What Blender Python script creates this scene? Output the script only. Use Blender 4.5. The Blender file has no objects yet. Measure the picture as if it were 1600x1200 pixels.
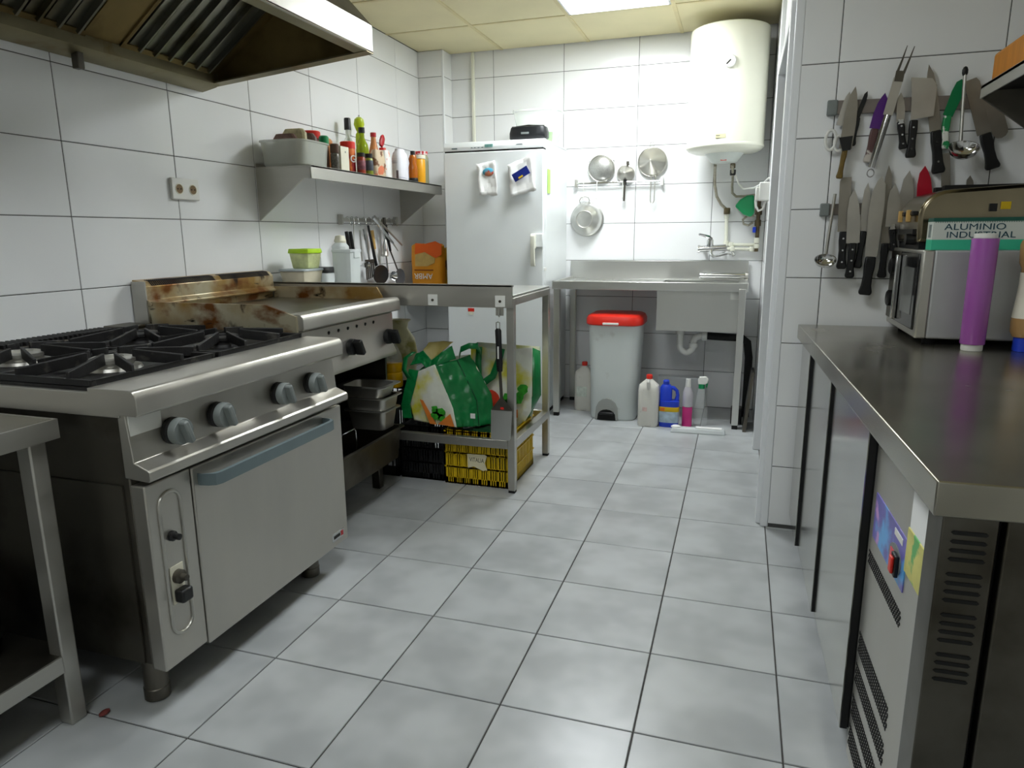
import bpy, bmesh, math, random
from mathutils import Vector, Matrix

random.seed(7)
scene = bpy.context.scene
COL = scene.collection
PI = math.pi

# ------------------------------------------------------------------ camera
cam_data = bpy.data.cameras.new('camera')
cam_data.sensor_width = 36.0
cam_data.lens = 24.467
cam_data.clip_start = 0.02
cam = bpy.data.objects.new('camera', cam_data)
COL.objects.link(cam)
_R = Matrix(((0.95147, -0.05702, 0.30241), (0.30764, 0.20114, -0.93), (-0.0078, 0.9779, 0.20892)))
cam.matrix_world = Matrix.Translation((1.2002, -1.1447, 1.1751)) @ _R.to_4x4()
scene.camera = cam

# ------------------------------------------------------------------ world, exposure
world = bpy.data.worlds.new('world')
scene.world = world
world.use_nodes = True
world.node_tree.nodes['Background'].inputs[0].default_value = (0.9, 0.95, 1.0, 1)
world.node_tree.nodes['Background'].inputs[1].default_value = 0.05
scene.view_settings.view_transform = 'Standard'
scene.view_settings.look = 'None'
scene.view_settings.gamma = 1.0
scene.view_settings.use_curve_mapping = False
scene.view_settings.exposure = 0.0
PANEL_STRENGTH = 41.0
NEAR_STRENGTH = 19.0
REAR_STRENGTH = 14.5

# ------------------------------------------------------------------ helpers
XL, YB, ZC, XA, YK, XR, YF = -1.009, 3.737, 2.42, 1.335, 1.709, 2.15, -2.4
ROOT = {}

def lin(c):
    def f(u):
        u /= 255.0
        return u / 12.92 if u <= 0.04045 else ((u + 0.055) / 1.055) ** 2.4
    return tuple(f(u) for u in c)

class MB:
    def __init__(s):
        s.v = []; s.f = []
    def add(s, vs, fs):
        n = len(s.v)
        s.v += [tuple(v) for v in vs]
        s.f += [tuple(i + n for i in f) for f in fs]
        return s
    def box(s, x0, x1, y0, y1, z0, z1):
        vs = [(x, y, z) for x in (x0, x1) for y in (y0, y1) for z in (z0, z1)]
        return s.add(vs, [(0, 1, 3, 2), (4, 6, 7, 5), (0, 4, 5, 1), (2, 3, 7, 6), (0, 2, 6, 4), (1, 5, 7, 3)])
    def hexa(s, b, t):
        n = len(b)
        fs = [tuple(range(n))[::-1], tuple(range(n, 2 * n))]
        fs += [(i, (i + 1) % n, n + (i + 1) % n, n + i) for i in range(n)]
        return s.add(list(b) + list(t), fs)
    def prism(s, poly, axis, a, b):
        if axis == 'x':
            g = lambda p, h: (h, p[0], p[1])
        elif axis == 'y':
            g = lambda p, h: (p[0], h, p[1])
        else:
            g = lambda p, h: (p[0], p[1], h)
        return s.hexa([g(p, a) for p in poly], [g(p, b) for p in poly])
    def slab(s, pts, n, t):
        """planar polygon in space thickened along n by t"""
        n = Vector(n).normalized() * t
        return s.hexa(pts, [tuple(Vector(p) + n) for p in pts])
    def ring(s, c, d, r, n, ref=None):
        d = Vector(d).normalized()
        if ref is None:
            ref = Vector((0, 0, 1)) if abs(d.z) < 0.9 else Vector((1, 0, 0))
        u = d.cross(Vector(ref)).normalized(); w = d.cross(u)
        c = Vector(c)
        return [tuple(c + (u * math.cos(2 * PI * i / n) + w * math.sin(2 * PI * i / n)) * r) for i in range(n)]
    def cyl(s, p0, p1, r0, r1=None, n=16):
        r1 = r0 if r1 is None else r1
        d = Vector(p1) - Vector(p0)
        return s.hexa(s.ring(p0, d, r0, n), s.ring(p1, d, r1, n))
    def tube(s, pts, r, n=8, closed=False, rf=None):
        P = [Vector(p) for p in pts]; m = len(P); k = len(s.v)
        ref = None
        for i in range(m):
            if closed:
                d = P[(i + 1) % m] - P[i - 1]
            else:
                d = P[min(i + 1, m - 1)] - P[max(i - 1, 0)]
            d.normalize()
            if ref is None:
                ref = Vector((0, 0, 1)) if abs(d.z) < 0.9 else Vector((1, 0, 0))
            ref = (ref - d * ref.dot(d))
            if ref.length < 1e-4:
                ref = Vector((0.3, 1, 0.2)) - d * Vector((0.3, 1, 0.2)).dot(d)
            ref.normalize()
            u = d.cross(ref); rr = r if rf is None else rf[i]
            for j in range(n):
                a = 2 * PI * j / n
                s.v.append(tuple(P[i] + (ref * math.cos(a) + u * math.sin(a)) * rr))
        for i in range(m if closed else m - 1):
            for j in range(n):
                a, b = k + i * n, k + ((i + 1) % m) * n
                s.f.append((a + j, a + (j + 1) % n, b + (j + 1) % n, b + j))
        if not closed:
            s.f.append(tuple(k + j for j in range(n))[::-1])
            s.f.append(tuple(k + (m - 1) * n + j for j in range(n)))
        return s
    def lathe(s, prof, c=(0, 0, 0), n=24, axis='z', sx=1.0, sy=1.0, power=2.0):
        """profile [(r,h)...] about an axis; power > 2 gives a rounded-square section"""
        k = len(s.v); m = len(prof)
        for r, h in prof:
            for j in range(n):
                a = 2 * PI * j / n
                ca, sa = math.cos(a), math.sin(a)
                q = (abs(ca) ** power + abs(sa) ** power) ** (-1.0 / power)
                p = (r * ca * q * sx, r * sa * q * sy, h)
                if axis == 'y':
                    p = (p[0], p[2], p[1])
                elif axis == 'x':
                    p = (p[2], p[0], p[1])
                s.v.append((c[0] + p[0], c[1] + p[1], c[2] + p[2]))
        for i in range(m - 1):
            for j in range(n):
                s.f.append((k + i * n + j, k + i * n + (j + 1) % n, k + (i + 1) * n + (j + 1) % n, k + (i + 1) * n + j))
        if prof[0][0] > 1e-5:
            s.f.append(tuple(k + j for j in range(n))[::-1])
        if prof[-1][0] > 1e-5:
            s.f.append(tuple(k + (m - 1) * n + j for j in range(n)))
        return s
    def grid(s, rows):
        k = len(s.v); m = len(rows); n = len(rows[0])
        for r in rows:
            s.v += [tuple(p) for p in r]
        for i in range(m - 1):
            for j in range(n - 1):
                s.f.append((k + i * n + j, k + i * n + j + 1, k + (i + 1) * n + j + 1, k + (i + 1) * n + j))
        return s
    def sphere(s, c, r, n=12, sx=1, sy=1, sz=1):
        m = max(5, n // 2)
        prof = [(r * math.sin(PI * i / m), -r * math.cos(PI * i / m) * sz) for i in range(m + 1)]
        prof[0] = (1e-6, prof[0][1]); prof[-1] = (1e-6, prof[-1][1])
        return s.lathe(prof, c, n, 'z', sx, sy)
    def rot(s, ang, axis, c, start=0):
        M = Matrix.Translation(c) @ Matrix.Rotation(ang, 4, axis) @ Matrix.Translation([-q for q in c])
        s.v[start:] = [tuple(M @ Vector(v)) for v in s.v[start:]]
        return s
    def build(s, name, m, parent=None, bev=0, seg=2, sharp=35, sub=0, thick=0, label=None, kind=None, crumple=0, csize=0.06):
        me = bpy.data.meshes.new(name)
        M = ROOT.get(parent.name) if parent else None
        org = Vector((0, 0, 0))
        vs = [Vector(v) for v in s.v]
        if M is not None:
            vs = [M @ v for v in vs]
        if parent is None:
            lo = [min(v[i] for v in vs) for i in range(3)]; hi = [max(v[i] for v in vs) for i in range(3)]
            org = Vector(((lo[0] + hi[0]) / 2, (lo[1] + hi[1]) / 2, lo[2]))
            vs = [v - org for v in vs]
        me.from_pydata([tuple(v) for v in vs], [], s.f)
        b = bmesh.new(); b.from_mesh(me)
        bmesh.ops.remove_doubles(b, verts=b.verts, dist=1e-6)
        bmesh.ops.recalc_face_normals(b, faces=b.faces)
        b.to_mesh(me); b.free()
        me.polygons.foreach_set('use_smooth', [True] * len(me.polygons))
        me.set_sharp_from_angle(angle=math.radians(sharp))
        me.materials.append(m)
        o = bpy.data.objects.new(name, me); COL.objects.link(o)
        o.location = org
        if parent:
            o.parent = parent
            ROOT[o.name] = M
        else:
            ROOT[o.name] = Matrix.Translation(-org)
        if crumple:
            md = o.modifiers.new('subdivide', 'SUBSURF'); md.subdivision_type = 'SIMPLE'; md.levels = 4; md.render_levels = 4
            tx = bpy.data.textures.new(name + '_folds', 'CLOUDS'); tx.noise_scale = csize; tx.noise_depth = 2
            md = o.modifiers.new('folds', 'DISPLACE'); md.texture = tx; md.strength = crumple; md.mid_level = 0.5
        if thick:
            md = o.modifiers.new('thickness', 'SOLIDIFY'); md.thickness = thick; md.offset = 0
        if sub:
            md = o.modifiers.new('smooth', 'SUBSURF'); md.levels = sub; md.render_levels = sub
        if bev:
            md = o.modifiers.new('bevel', 'BEVEL'); md.width = bev; md.segments = seg
            md.limit_method = 'ANGLE'; md.angle_limit = math.radians(30)
        if label: o['label'] = label
        if kind: o['kind'] = kind
        return o

def tag(o, label, cat, group=None):
    o['label'] = label; o['category'] = cat
    if group: o['group'] = group
    return o

def thing(name, label, cat, loc=(0, 0, 0), rotz=0.0, group=None, local=False):
    o = bpy.data.objects.new(name, None); COL.objects.link(o)
    o.empty_display_size = 0.05
    o.location = loc; o.rotation_euler = (0, 0, rotz)
    M = Matrix.Translation(loc) @ Matrix.Rotation(rotz, 4, 'Z')
    ROOT[o.name] = Matrix.Identity(4) if local else M.inverted()
    return tag(o, label, cat, group)

def structure(o, label=None):
    o['kind'] = 'structure'
    if label: o['label'] = label
    return o

def B(x0, x1, y0, y1, z0, z1):
    return MB().box(x0, x1, y0, y1, z0, z1)

def text(name, string, m, parent, size, loc, xdir, zdir, extrude=0.0006, squeeze=1.0):
    """flat lettering: xdir is the reading direction, zdir the up direction of the letters"""
    cu = bpy.data.curves.new(name, 'FONT'); cu.body = string; cu.size = size
    cu.align_x = 'CENTER'; cu.align_y = 'CENTER'; cu.extrude = extrude
    to = bpy.data.objects.new(name, cu); COL.objects.link(to)
    bpy.context.view_layer.update()
    me = bpy.data.meshes.new_from_object(to.evaluated_get(bpy.context.evaluated_depsgraph_get()))
    bpy.data.objects.remove(to)
    x = Vector(xdir).normalized(); z = Vector(zdir).normalized(); n = x.cross(z)
    R = Matrix((x * squeeze, z, n)).transposed().to_4x4()
    M = ROOT[parent.name] @ Matrix.Translation(loc) @ R
    me.transform(M)
    me.materials.clear(); me.materials.append(m)
    o = bpy.data.objects.new(name, me); COL.objects.link(o); o.parent = parent
    ROOT[o.name] = ROOT[parent.name]
    return o

def copy_tree(o, parent=None):
    c = o.copy(); COL.objects.link(c); c.parent = parent
    ROOT[c.name] = ROOT.get(o.name)
    for ch in [q for q in o.children]:
        copy_tree(ch, c)
    return c

# ------------------------------------------------------------------ materials
def mat(name, col, rough=0.5, metal=0.0, var=0.05, scale=6.0, bump=0.0, bscale=40.0, trans=0.0, ior=1.45,
        stretch=(1, 1, 1), rvar=0.0, stain=None, alpha=1.0, emit=None, coat=0.0, spec=0.5, rnd=False, soft=False):
    m = bpy.data.materials.new(name); m.use_nodes = True
    nt = m.node_tree; N = nt.nodes; L = nt.links
    p = N['Principled BSDF']
    c = lin(col)
    tc = N.new('ShaderNodeTexCoord'); mp = N.new('ShaderNodeMapping'); mp.inputs['Scale'].default_value = stretch
    L.new(tc.outputs['Object'], mp.inputs['Vector'])
    src = tc.outputs['Object']
    if rnd:   # every tile its own cut of the pattern
        oi = N.new('ShaderNodeObjectInfo'); va = N.new('ShaderNodeVectorMath'); va.operation = 'MULTIPLY_ADD'
        va.inputs[1].default_value = (37, 53, 29)
        L.new(oi.outputs['Random'], va.inputs[0]); L.new(tc.outputs['Object'], va.inputs[2])
        src = va.outputs[0]; L.new(src, mp.inputs['Vector'])
    nz = N.new('ShaderNodeTexNoise'); nz.inputs['Scale'].default_value = scale; nz.inputs['Detail'].default_value = 4
    L.new(mp.outputs[0], nz.inputs['Vector'])
    rp = N.new('ShaderNodeValToRGB')
    rp.color_ramp.elements[0].position = 0.3; rp.color_ramp.elements[1].position = 0.7
    if soft:
        nz.inputs['Detail'].default_value = 2.0; rp.color_ramp.interpolation = 'EASE'
    rp.color_ramp.elements[0].color = tuple(max(0, q * (1 - var)) for q in c) + (1,)
    rp.color_ramp.elements[1].color = tuple(min(1, q * (1 + var)) for q in c) + (1,)
    L.new(nz.outputs['Fac'], rp.inputs[0])
    out = rp.outputs[0]
    for st in (stain or []):
        scol, sscale, lo, hi = st[:4]
        sm = N.new('ShaderNodeMapping')
        sm.inputs['Scale'].default_value = st[4] if len(st) > 4 else (1, 1, 1)
        sm.inputs['Location'].default_value = (sscale * 0.37, 1.7, sscale * 0.11)
        L.new(src, sm.inputs['Vector'])
        s2 = N.new('ShaderNodeTexNoise'); s2.inputs['Scale'].default_value = sscale; s2.inputs['Detail'].default_value = 6
        L.new(sm.outputs[0], s2.inputs['Vector'])
        mr = N.new('ShaderNodeMapRange'); mr.inputs['From Min'].default_value = lo; mr.inputs['From Max'].default_value = hi
        L.new(s2.outputs['Fac'], mr.inputs['Value'])
        mx = N.new('ShaderNodeMixRGB'); L.new(mr.outputs[0], mx.inputs[0])
        L.new(out, mx.inputs[1]); mx.inputs[2].default_value = lin(scol) + (1,)
        out = mx.outputs[0]
    L.new(out, p.inputs['Base Color'])
    p.inputs['Metallic'].default_value = metal
    p.inputs['Roughness'].default_value = rough
    p.inputs['IOR'].default_value = ior
    p.inputs['Specular IOR Level'].default_value = spec
    p.inputs['Transmission Weight'].default_value = trans
    p.inputs['Coat Weight'].default_value = coat
    p.inputs['Alpha'].default_value = alpha
    if rvar:
        mr = N.new('ShaderNodeMapRange')
        mr.inputs['From Min'].default_value = 0.3; mr.inputs['From Max'].default_value = 0.7
        mr.inputs['To Min'].default_value = max(0.02, rough - rvar); mr.inputs['To Max'].default_value = min(1, rough + rvar)
        L.new(nz.outputs['Fac'], mr.inputs['Value']); L.new(mr.outputs[0], p.inputs['Roughness'])
    if bump:
        bn = N.new('ShaderNodeTexNoise'); bn.inputs['Scale'].default_value = bscale; bn.inputs['Detail'].default_value = 3
        L.new(mp.outputs[0], bn.inputs['Vector'])
        bp = N.new('ShaderNodeBump'); bp.inputs['Strength'].default_value = bump; bp.inputs['Distance'].default_value = 0.004
        L.new(bn.outputs['Fac'], bp.inputs['Height']); L.new(bp.outputs[0], p.inputs['Normal'])
    if emit:
        p.inputs['Emission Color'].default_value = lin(emit[0]) + (1,)
        p.inputs['Emission Strength'].default_value = emit[1]
    return m

M = {}
M['tile'] = mat('white_glazed_tile', (235, 236, 236), 0.16, var=0.02, scale=2.0)
M['grout'] = mat('grey_grout', (84, 84, 82), 0.9, var=0.15, scale=30)
M['floor_tile'] = mat('grey_floor_tile', (170, 173, 174), 0.28, var=0.15, scale=5.5, bump=0.03, bscale=10, rnd=True, soft=True)
M['floor_grout'] = mat('dark_floor_grout', (70, 68, 66), 0.9, var=0.15, scale=20)
M['plaster'] = mat('white_plaster', (222, 222, 218), 0.7, var=0.03)
M['pvc'] = mat('white_pvc', (232, 234, 236), 0.3, var=0.02)
M['ceil'] = mat('cream_ceiling_tile', (226, 216, 176), 0.85, var=0.04, scale=3, bump=0.05, bscale=90)
M['tbar'] = mat('cream_ceiling_bar', (214, 200, 150), 0.5, var=0.08, scale=9)
M['steel'] = mat('brushed_steel', (186, 184, 177), 0.36, 0.88, var=0.05, scale=3, rvar=0.07, stretch=(1, 1, 6))
M['steel_y'] = mat('steel_front', (186, 183, 175), 0.36, 0.82, var=0.06, scale=2.5, rvar=0.08, stretch=(1, 3, 1))
M['steel_top'] = mat('worn_steel_top', (166, 162, 150), 0.24, 0.95, var=0.08, scale=4, rvar=0.04, stain=[((140, 134, 120), 3, 0.5, 0.8)])
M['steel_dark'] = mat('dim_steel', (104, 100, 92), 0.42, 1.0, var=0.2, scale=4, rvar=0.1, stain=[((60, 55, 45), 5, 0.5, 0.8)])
M['chrome'] = mat('polished_chrome', (205, 205, 205), 0.12, 1.0, var=0.02)
M['sink_steel'] = mat('sink_steel', (208, 208, 204), 0.3, 0.96, var=0.03, scale=3, rvar=0.03)
M['grimy'] = mat('greasy_steel', (186, 178, 152), 0.38, 0.6, var=0.1, scale=5, rvar=0.1,
                 stain=[((150, 118, 62), 4.0, 0.42, 0.62), ((112, 66, 20), 7.5, 0.50, 0.64, (1, 1, 1.6)), ((46, 28, 14), 15, 0.60, 0.70, (1, 1, 0.6)), ((24, 18, 12), 8, 0.66, 0.72, (1, 1, 3))])
M['hood_in'] = mat('greasy_hood_steel', (122, 104, 62), 0.5, 0.5, var=0.25, scale=4, rvar=0.1, stain=[((74, 58, 26), 4, 0.45, 0.7)])
M['hood_rim'] = mat('hood_rim_steel', (140, 132, 104), 0.4, 0.9, var=0.15, scale=6, stain=[((120, 92, 40), 8, 0.55, 0.75)])
M['baffle'] = mat('baffle_steel', (126, 126, 116), 0.35, 0.95, var=0.12, scale=7, stain=[((90, 80, 40), 6, 0.55, 0.75)])
M['iron'] = mat('black_cast_iron', (34, 33, 33), 0.5, 0.3, var=0.3, scale=20, bump=0.15, bscale=120, stain=[((110, 106, 98), 14, 0.62, 0.8)])
M['black'] = mat('black_plastic', (20, 20, 21), 0.4, var=0.1)
M['gloss_black'] = mat('glossy_black', (14, 14, 15), 0.12, var=0.1)
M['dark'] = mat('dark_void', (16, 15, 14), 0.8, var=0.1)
M['rubber'] = mat('black_rubber', (24, 24, 24), 0.8)
M['knob'] = mat('grey_green_knob', (120, 126, 124), 0.45, var=0.08, scale=14)
M['handle_grey'] = mat('blue_grey_handle', (104, 118, 122), 0.4, var=0.06, scale=10)
M['white'] = mat('white_enamel', (228, 232, 232), 0.3, var=0.015)
M['cream_white'] = mat('cream_enamel', (232, 232, 216), 0.25, var=0.015)
M['white_plastic'] = mat('white_plastic', (226, 226, 220), 0.4, var=0.03)
M['paper'] = mat('white_paper', (234, 234, 232), 0.8, var=0.02, bump=0.2, bscale=25)
M['red'] = mat('red_plastic', (214, 44, 30), 0.35, var=0.06)
M['dark_red'] = mat('deep_red', (178, 28, 36), 0.4, var=0.08)
M['green'] = mat('green_plastic', (14, 140, 84), 0.4, var=0.08)
M['yellow'] = mat('yellow_crate_plastic', (214, 178, 10), 0.45, var=0.08, scale=9, stain=[((150, 108, 10), 8, 0.62, 0.8)])
M['orange'] = mat('orange_plastic', (226, 120, 20), 0.45, var=0.1)
M['blue'] = mat('blue_plastic', (34, 66, 200), 0.35, var=0.08)
M['purple'] = mat('purple_foil', (158, 84, 166), 0.22, var=0.1, scale=3, coat=0.5)
M['clear'] = mat('clear_plastic', (236, 242, 240), 0.12, alpha=0.17, var=0.01)
M['door_steel'] = mat('polished_door_steel', (176, 176, 170), 0.16, 1.0, var=0.04, scale=2)
M['plate'] = mat('seasoned_griddle_plate', (104, 99, 84), 0.3, 0.8, var=0.2, scale=5, stain=[((66, 58, 40), 5, 0.5, 0.8)])
M['frost'] = mat('frosted_plastic', (232, 238, 238), 0.35, alpha=0.62, var=0.02)
M['clear_box'] = mat('hazy_clear_plastic', (238, 244, 238), 0.3, alpha=0.34, var=0.01)
M['glass'] = mat('bottle_glass', (232, 238, 234), 0.06, alpha=0.36, var=0.01)
M['wood'] = mat('pale_wood', (196, 158, 92), 0.6, var=0.12, scale=5, stretch=(1, 1, 8))
M['brown'] = mat('brown_content', (92, 56, 34), 0.6, var=0.25, scale=30)
M['cream'] = mat('cream_carton', (228, 224, 204), 0.6, var=0.03)

# ------------------------------------------------------------------ setting
TILE_MESH = {}
def tile_obj(size, axis, m, name, parent, loc):
    """thin tile centred on loc; axis is the normal axis index"""
    key = (tuple(round(q, 4) for q in size), axis, m.name)
    if key not in TILE_MESH:
        b = MB(); h = [q / 2 for q in size]
        c = 0.0015
        o = [i for i in range(3) if i != axis]
        def ringp(e, d):
            out = []
            for sa, sb in ((-1, -1), (1, -1), (1, 1), (-1, 1)):
                p = [0, 0, 0]; p[o[0]] = sa * (h[o[0]] - e); p[o[1]] = sb * (h[o[1]] - e); p[axis] = d
                out.append(tuple(p))
            return out
        r0, r1, r2, r3 = ringp(c, -h[axis]), ringp(0, -h[axis] + c), ringp(0, h[axis] - c), ringp(c, h[axis])
        b.hexa(r0, r1); b.v += r2 + r3
        b.f = [(3, 2, 1, 0), (12, 13, 14, 15)] + [(k * 4 + i, k * 4 + (i + 1) % 4, k * 4 + 4 + (i + 1) % 4, k * 4 + 4 + i) for k in range(3) for i in range(4)]
        me = bpy.data.meshes.new(name); me.from_pydata(b.v, [], b.f)
        bb = bmesh.new(); bb.from_mesh(me); bmesh.ops.recalc_face_normals(bb, faces=bb.faces); bb.to_mesh(me); bb.free()
        me.materials.append(m); TILE_MESH[key] = me
    o = bpy.data.objects.new(name, TILE_MESH[key]); COL.objects.link(o)
    o.parent = parent
    Mx = ROOT[parent.name]
    o.location = Mx @ Vector(loc)
    return o

def tile_plane(parent, axis, plane, u, v, u0, v0, tw, th, m, name='wall_tile', gap=0.003, t=0.006, skip=None):
    """tiles on a plane; face of the tiles lies at `plane`; u, v = ranges of the other two axes"""
    o = [i for i in range(3) if i != axis]
    def cuts(r, a, w):
        k = math.ceil((r[0] - a) / w + 1e-4); out = [r[0]]
        while a + k * w < r[1] - 1e-4:
            out.append(a + k * w); k += 1
        return out + [r[1]]
    us, vs = cuts(u, u0, tw), cuts(v, v0, th)
    for i in range(len(us) - 1):
        for j in range(len(vs) - 1):
            w, h = us[i + 1] - us[i] - gap, vs[j + 1] - vs[j] - gap
            if w < 0.012 or h < 0.012: continue
            cu, cv = (us[i] + us[i + 1]) / 2, (vs[j] + vs[j + 1]) / 2
            if skip and skip(cu, cv): continue
            size = [0, 0, 0]; size[axis] = t; size[o[0]] = w; size[o[1]] = h
            loc = [0, 0, 0]; loc[axis] = plane; loc[o[0]] = cu; loc[o[1]] = cv
            tile_obj(size, axis, m, name, parent, loc)

H = 0.003   # tile half thickness
floor = structure(B(XL - 0.1, 2.5, YF, YB + 0.1, -0.1, -0.004).build('floor', M['floor_grout']), 'light grey square tiled kitchen floor')
tile_plane(floor, 2, -H, (XL, 2.5), (YF, YB), 0, 0, 0.3393, 0.3393, M['floor_tile'], 'floor_tile', gap=0.004)

ceiling = structure(B(XL - 0.1, 2.5, YF, YB + 0.1, ZC + 0.03, ZC + 0.12).build('ceiling', M['ceil']), 'cream suspended ceiling of square panels')
CX = [XL] + [0.1645 + 0.6025 * k for k in range(-1, 4)] + [2.5]
CY = [YB - 0.006]
while CY[-1] > YF + 0.6:
    CY.append(3.14 - 0.6 * (len(CY) - 1))
CY.append(YF)
LIGHTS = {(2, 1), (2, 5), (2, 8)}
for i in range(len(CX) - 1):
    for j in range(len(CY) - 1):
        if (i, j) in LIGHTS: continue
        x0, x1, y1, y0 = CX[i], CX[i + 1], CY[j], CY[j + 1]
        tile_obj([x1 - x0 - 0.006, y1 - y0 - 0.006, 0.014], 2, M['ceil'], 'ceiling_tile', ceiling,
                 ((x0 + x1) / 2, (y0 + y1) / 2, ZC + 0.008 + random.uniform(-0.001, 0.001)))
for x in CX[1:-1]:
    B(x - 0.011, x + 0.011, YF, YB - 0.01, ZC - 0.003, ZC + 0.028).build('ceiling_bar', M['tbar'], ceiling)
for j, y in enumerate(CY[1:-1]):
    B(XL, 2.5, y - 0.011, y + 0.011, ZC - 0.0025, ZC + 0.027).build('ceiling_bar', M['tbar'], ceiling)

wl = structure(B(XL - 0.1, XL - 0.002, YF, YB + 0.1, 0, ZC + 0.02).build('wall_left', M['grout']), 'white tiled wall behind the cooker')
tile_plane(wl, 0, XL - H, (-1.77, YB), (0, ZC), 0.7414 - 0.5018 * 8, 0.0, 0.5018, 0.25, M['tile'])
B(XL - 0.002, XL, YF, -1.772, 0, ZC).build('plaster_face', M['plaster'], wl)

wb = structure(B(XL, XA + 0.1, YB + 0.002, YB + 0.1, 0, ZC + 0.02).build('wall_back', M['grout']), 'white tiled wall behind the refrigerator and sink')
tile_plane(wb, 1, YB + H, (XL, XA), (0, ZC + 0.012), -0.5043 - 0.5018 * 4, 0.0, 0.5018, 0.25, M['tile'])

wp = structure(B(XL, -0.823, 3.593, YB, 0, ZC).build('wall_pillar', M['grout']), 'narrow tiled pillar in the far corner')
tile_plane(wp, 1, 3.59 + 0.001, (XL, -0.83), (0, ZC), -2, 0, 5, 0.25, M['tile'])
tile_plane(wp, 0, -0.823 + 0.002, (3.60, YB), (0, ZC), 0, 0, 9, 0.25, M['tile'])
B(-0.832, -0.818, 3.586, 3.602, 0, ZC).build('corner_bead', M['pvc'], wp, bev=0.003)

# right wall of the alcove, doorway, knife wall
wa = structure(B(XA + 0.002, 2.5, 2.803, YB + 0.1, 0, ZC + 0.02).build('wall_alcove', M['grout']), 'white tiled wall beside the sink')
tile_plane(wa, 0, XA + H, (2.82, YB), (0, ZC), YB, 0.0, 0.5018, 0.25, M['tile'])
tile_plane(wa, 1, 2.80 + H, (XA + 0.03, 1.72), (0, 1.955), XA + 0.03, 0.0, 0.5018, 0.25, M['tile'])
B(XA - 0.012, XA + 0.03, 2.79, 2.835, 0, ZC).build('corner_bead', M['pvc'], wa, bev=0.004)
wk = structure(B(1.352, 2.5, YK + 0.002, 1.86, 0, ZC + 0.02).build('wall_partition', M['grout']), 'white tiled wall where the knives hang')
tile_plane(wk, 1, YK + H, (1.366, XR + 0.01), (0.015, ZC), 1.49, 0.01, 0.5018, 0.25, M['tile'])
tile_plane(wk, 0, 1.352, (1.725, 1.86), (0, 1.955), 0, 0.01, 9, 0.25, M['tile'])
B(1.337, 1.368, YK - 0.002, 1.732, 0.0, ZC).build('corner_bead', M['pvc'], wk, bev=0.004)
lint = structure(B(XA + 0.01, 1.49, 1.86, 2.803, 1.98, ZC + 0.02).build('wall_lintel', M['plaster']), 'white wall above the doorway')
dfm = structure(MB().box(XA - 0.01, XA + 0.09, 1.80, 2.80, 1.945, 1.985).build('door_1', M['pvc'], bev=0.004), 'white door frame head of the open doorway')
B(XA - 0.014, XA + 0.006, 1.735, 1.80, 0, 1.985).build('door_jamb', M['pvc'], dfm, bev=0.004)
B(XA - 0.012, XA + 0.02, 2.80, 2.83, 0.0, 0.012).build('jamb_foot', M['rubber'], dfm)
structure(B(2.4, 2.5, 1.86, 2.803, 0, ZC + 0.02).build('wall_corridor', M['plaster']), 'plain wall of the corridor beyond the doorway')
structure(B(XR + 0.006, XR + 0.1, YF, YK, 0, ZC + 0.02).build('wall_right', M['plaster']), 'white wall behind the refrigerated counter')
structure(B(XL - 0.1, XR + 0.1, YF - 0.1, YF, 0, ZC + 0.02).build('wall_front', M['plaster']), 'plain white wall behind the viewer')
tr = structure(B(-0.66, -0.64, YB - 0.026, YB - 0.003, 1.78, ZC - 0.002).build('trim_1', M['cream_white'], bev=0.003), 'thin cream cable conduit down the back wall')

def ceiling_light(i, j, strength, label):
    x0, x1, y1, y0 = CX[i] + 0.012, CX[i + 1] - 0.012, CY[j] - 0.012, CY[j + 1] + 0.012
    t = thing('ceiling_light', label, 'light', ((x0 + x1) / 2, (y0 + y1) / 2, ZC))
    f = MB()
    f.box(x0, x1, y0, y0 + 0.012, ZC - 0.004, ZC + 0.02).box(x0, x1, y1 - 0.012, y1, ZC - 0.004, ZC + 0.02)
    f.box(x0, x0 + 0.012, y0, y1, ZC - 0.004, ZC + 0.02).box(x1 - 0.012, x1, y0, y1, ZC - 0.004, ZC + 0.02)
    f.build('frame', M['pvc'], t)
    m = mat('lit_diffuser_%d' % j, (255, 252, 244), 0.5, emit=((246, 252, 255), strength))
    B(x0 + 0.012, x1 - 0.012, y0 + 0.012, y1 - 0.012, ZC, ZC + 0.012).build('diffuser', m, t)
ceiling_light(2, 1, PANEL_STRENGTH, 'lit square ceiling panel above the sink area')
ceiling_light(2, 5, NEAR_STRENGTH, 'lit square ceiling panel above the gas range aisle')
ceiling_light(2, 8, REAR_STRENGTH, 'added unseen ceiling panel brightening the camera side')  # added panel out of view, lifts the light on camera-facing surfaces

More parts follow.
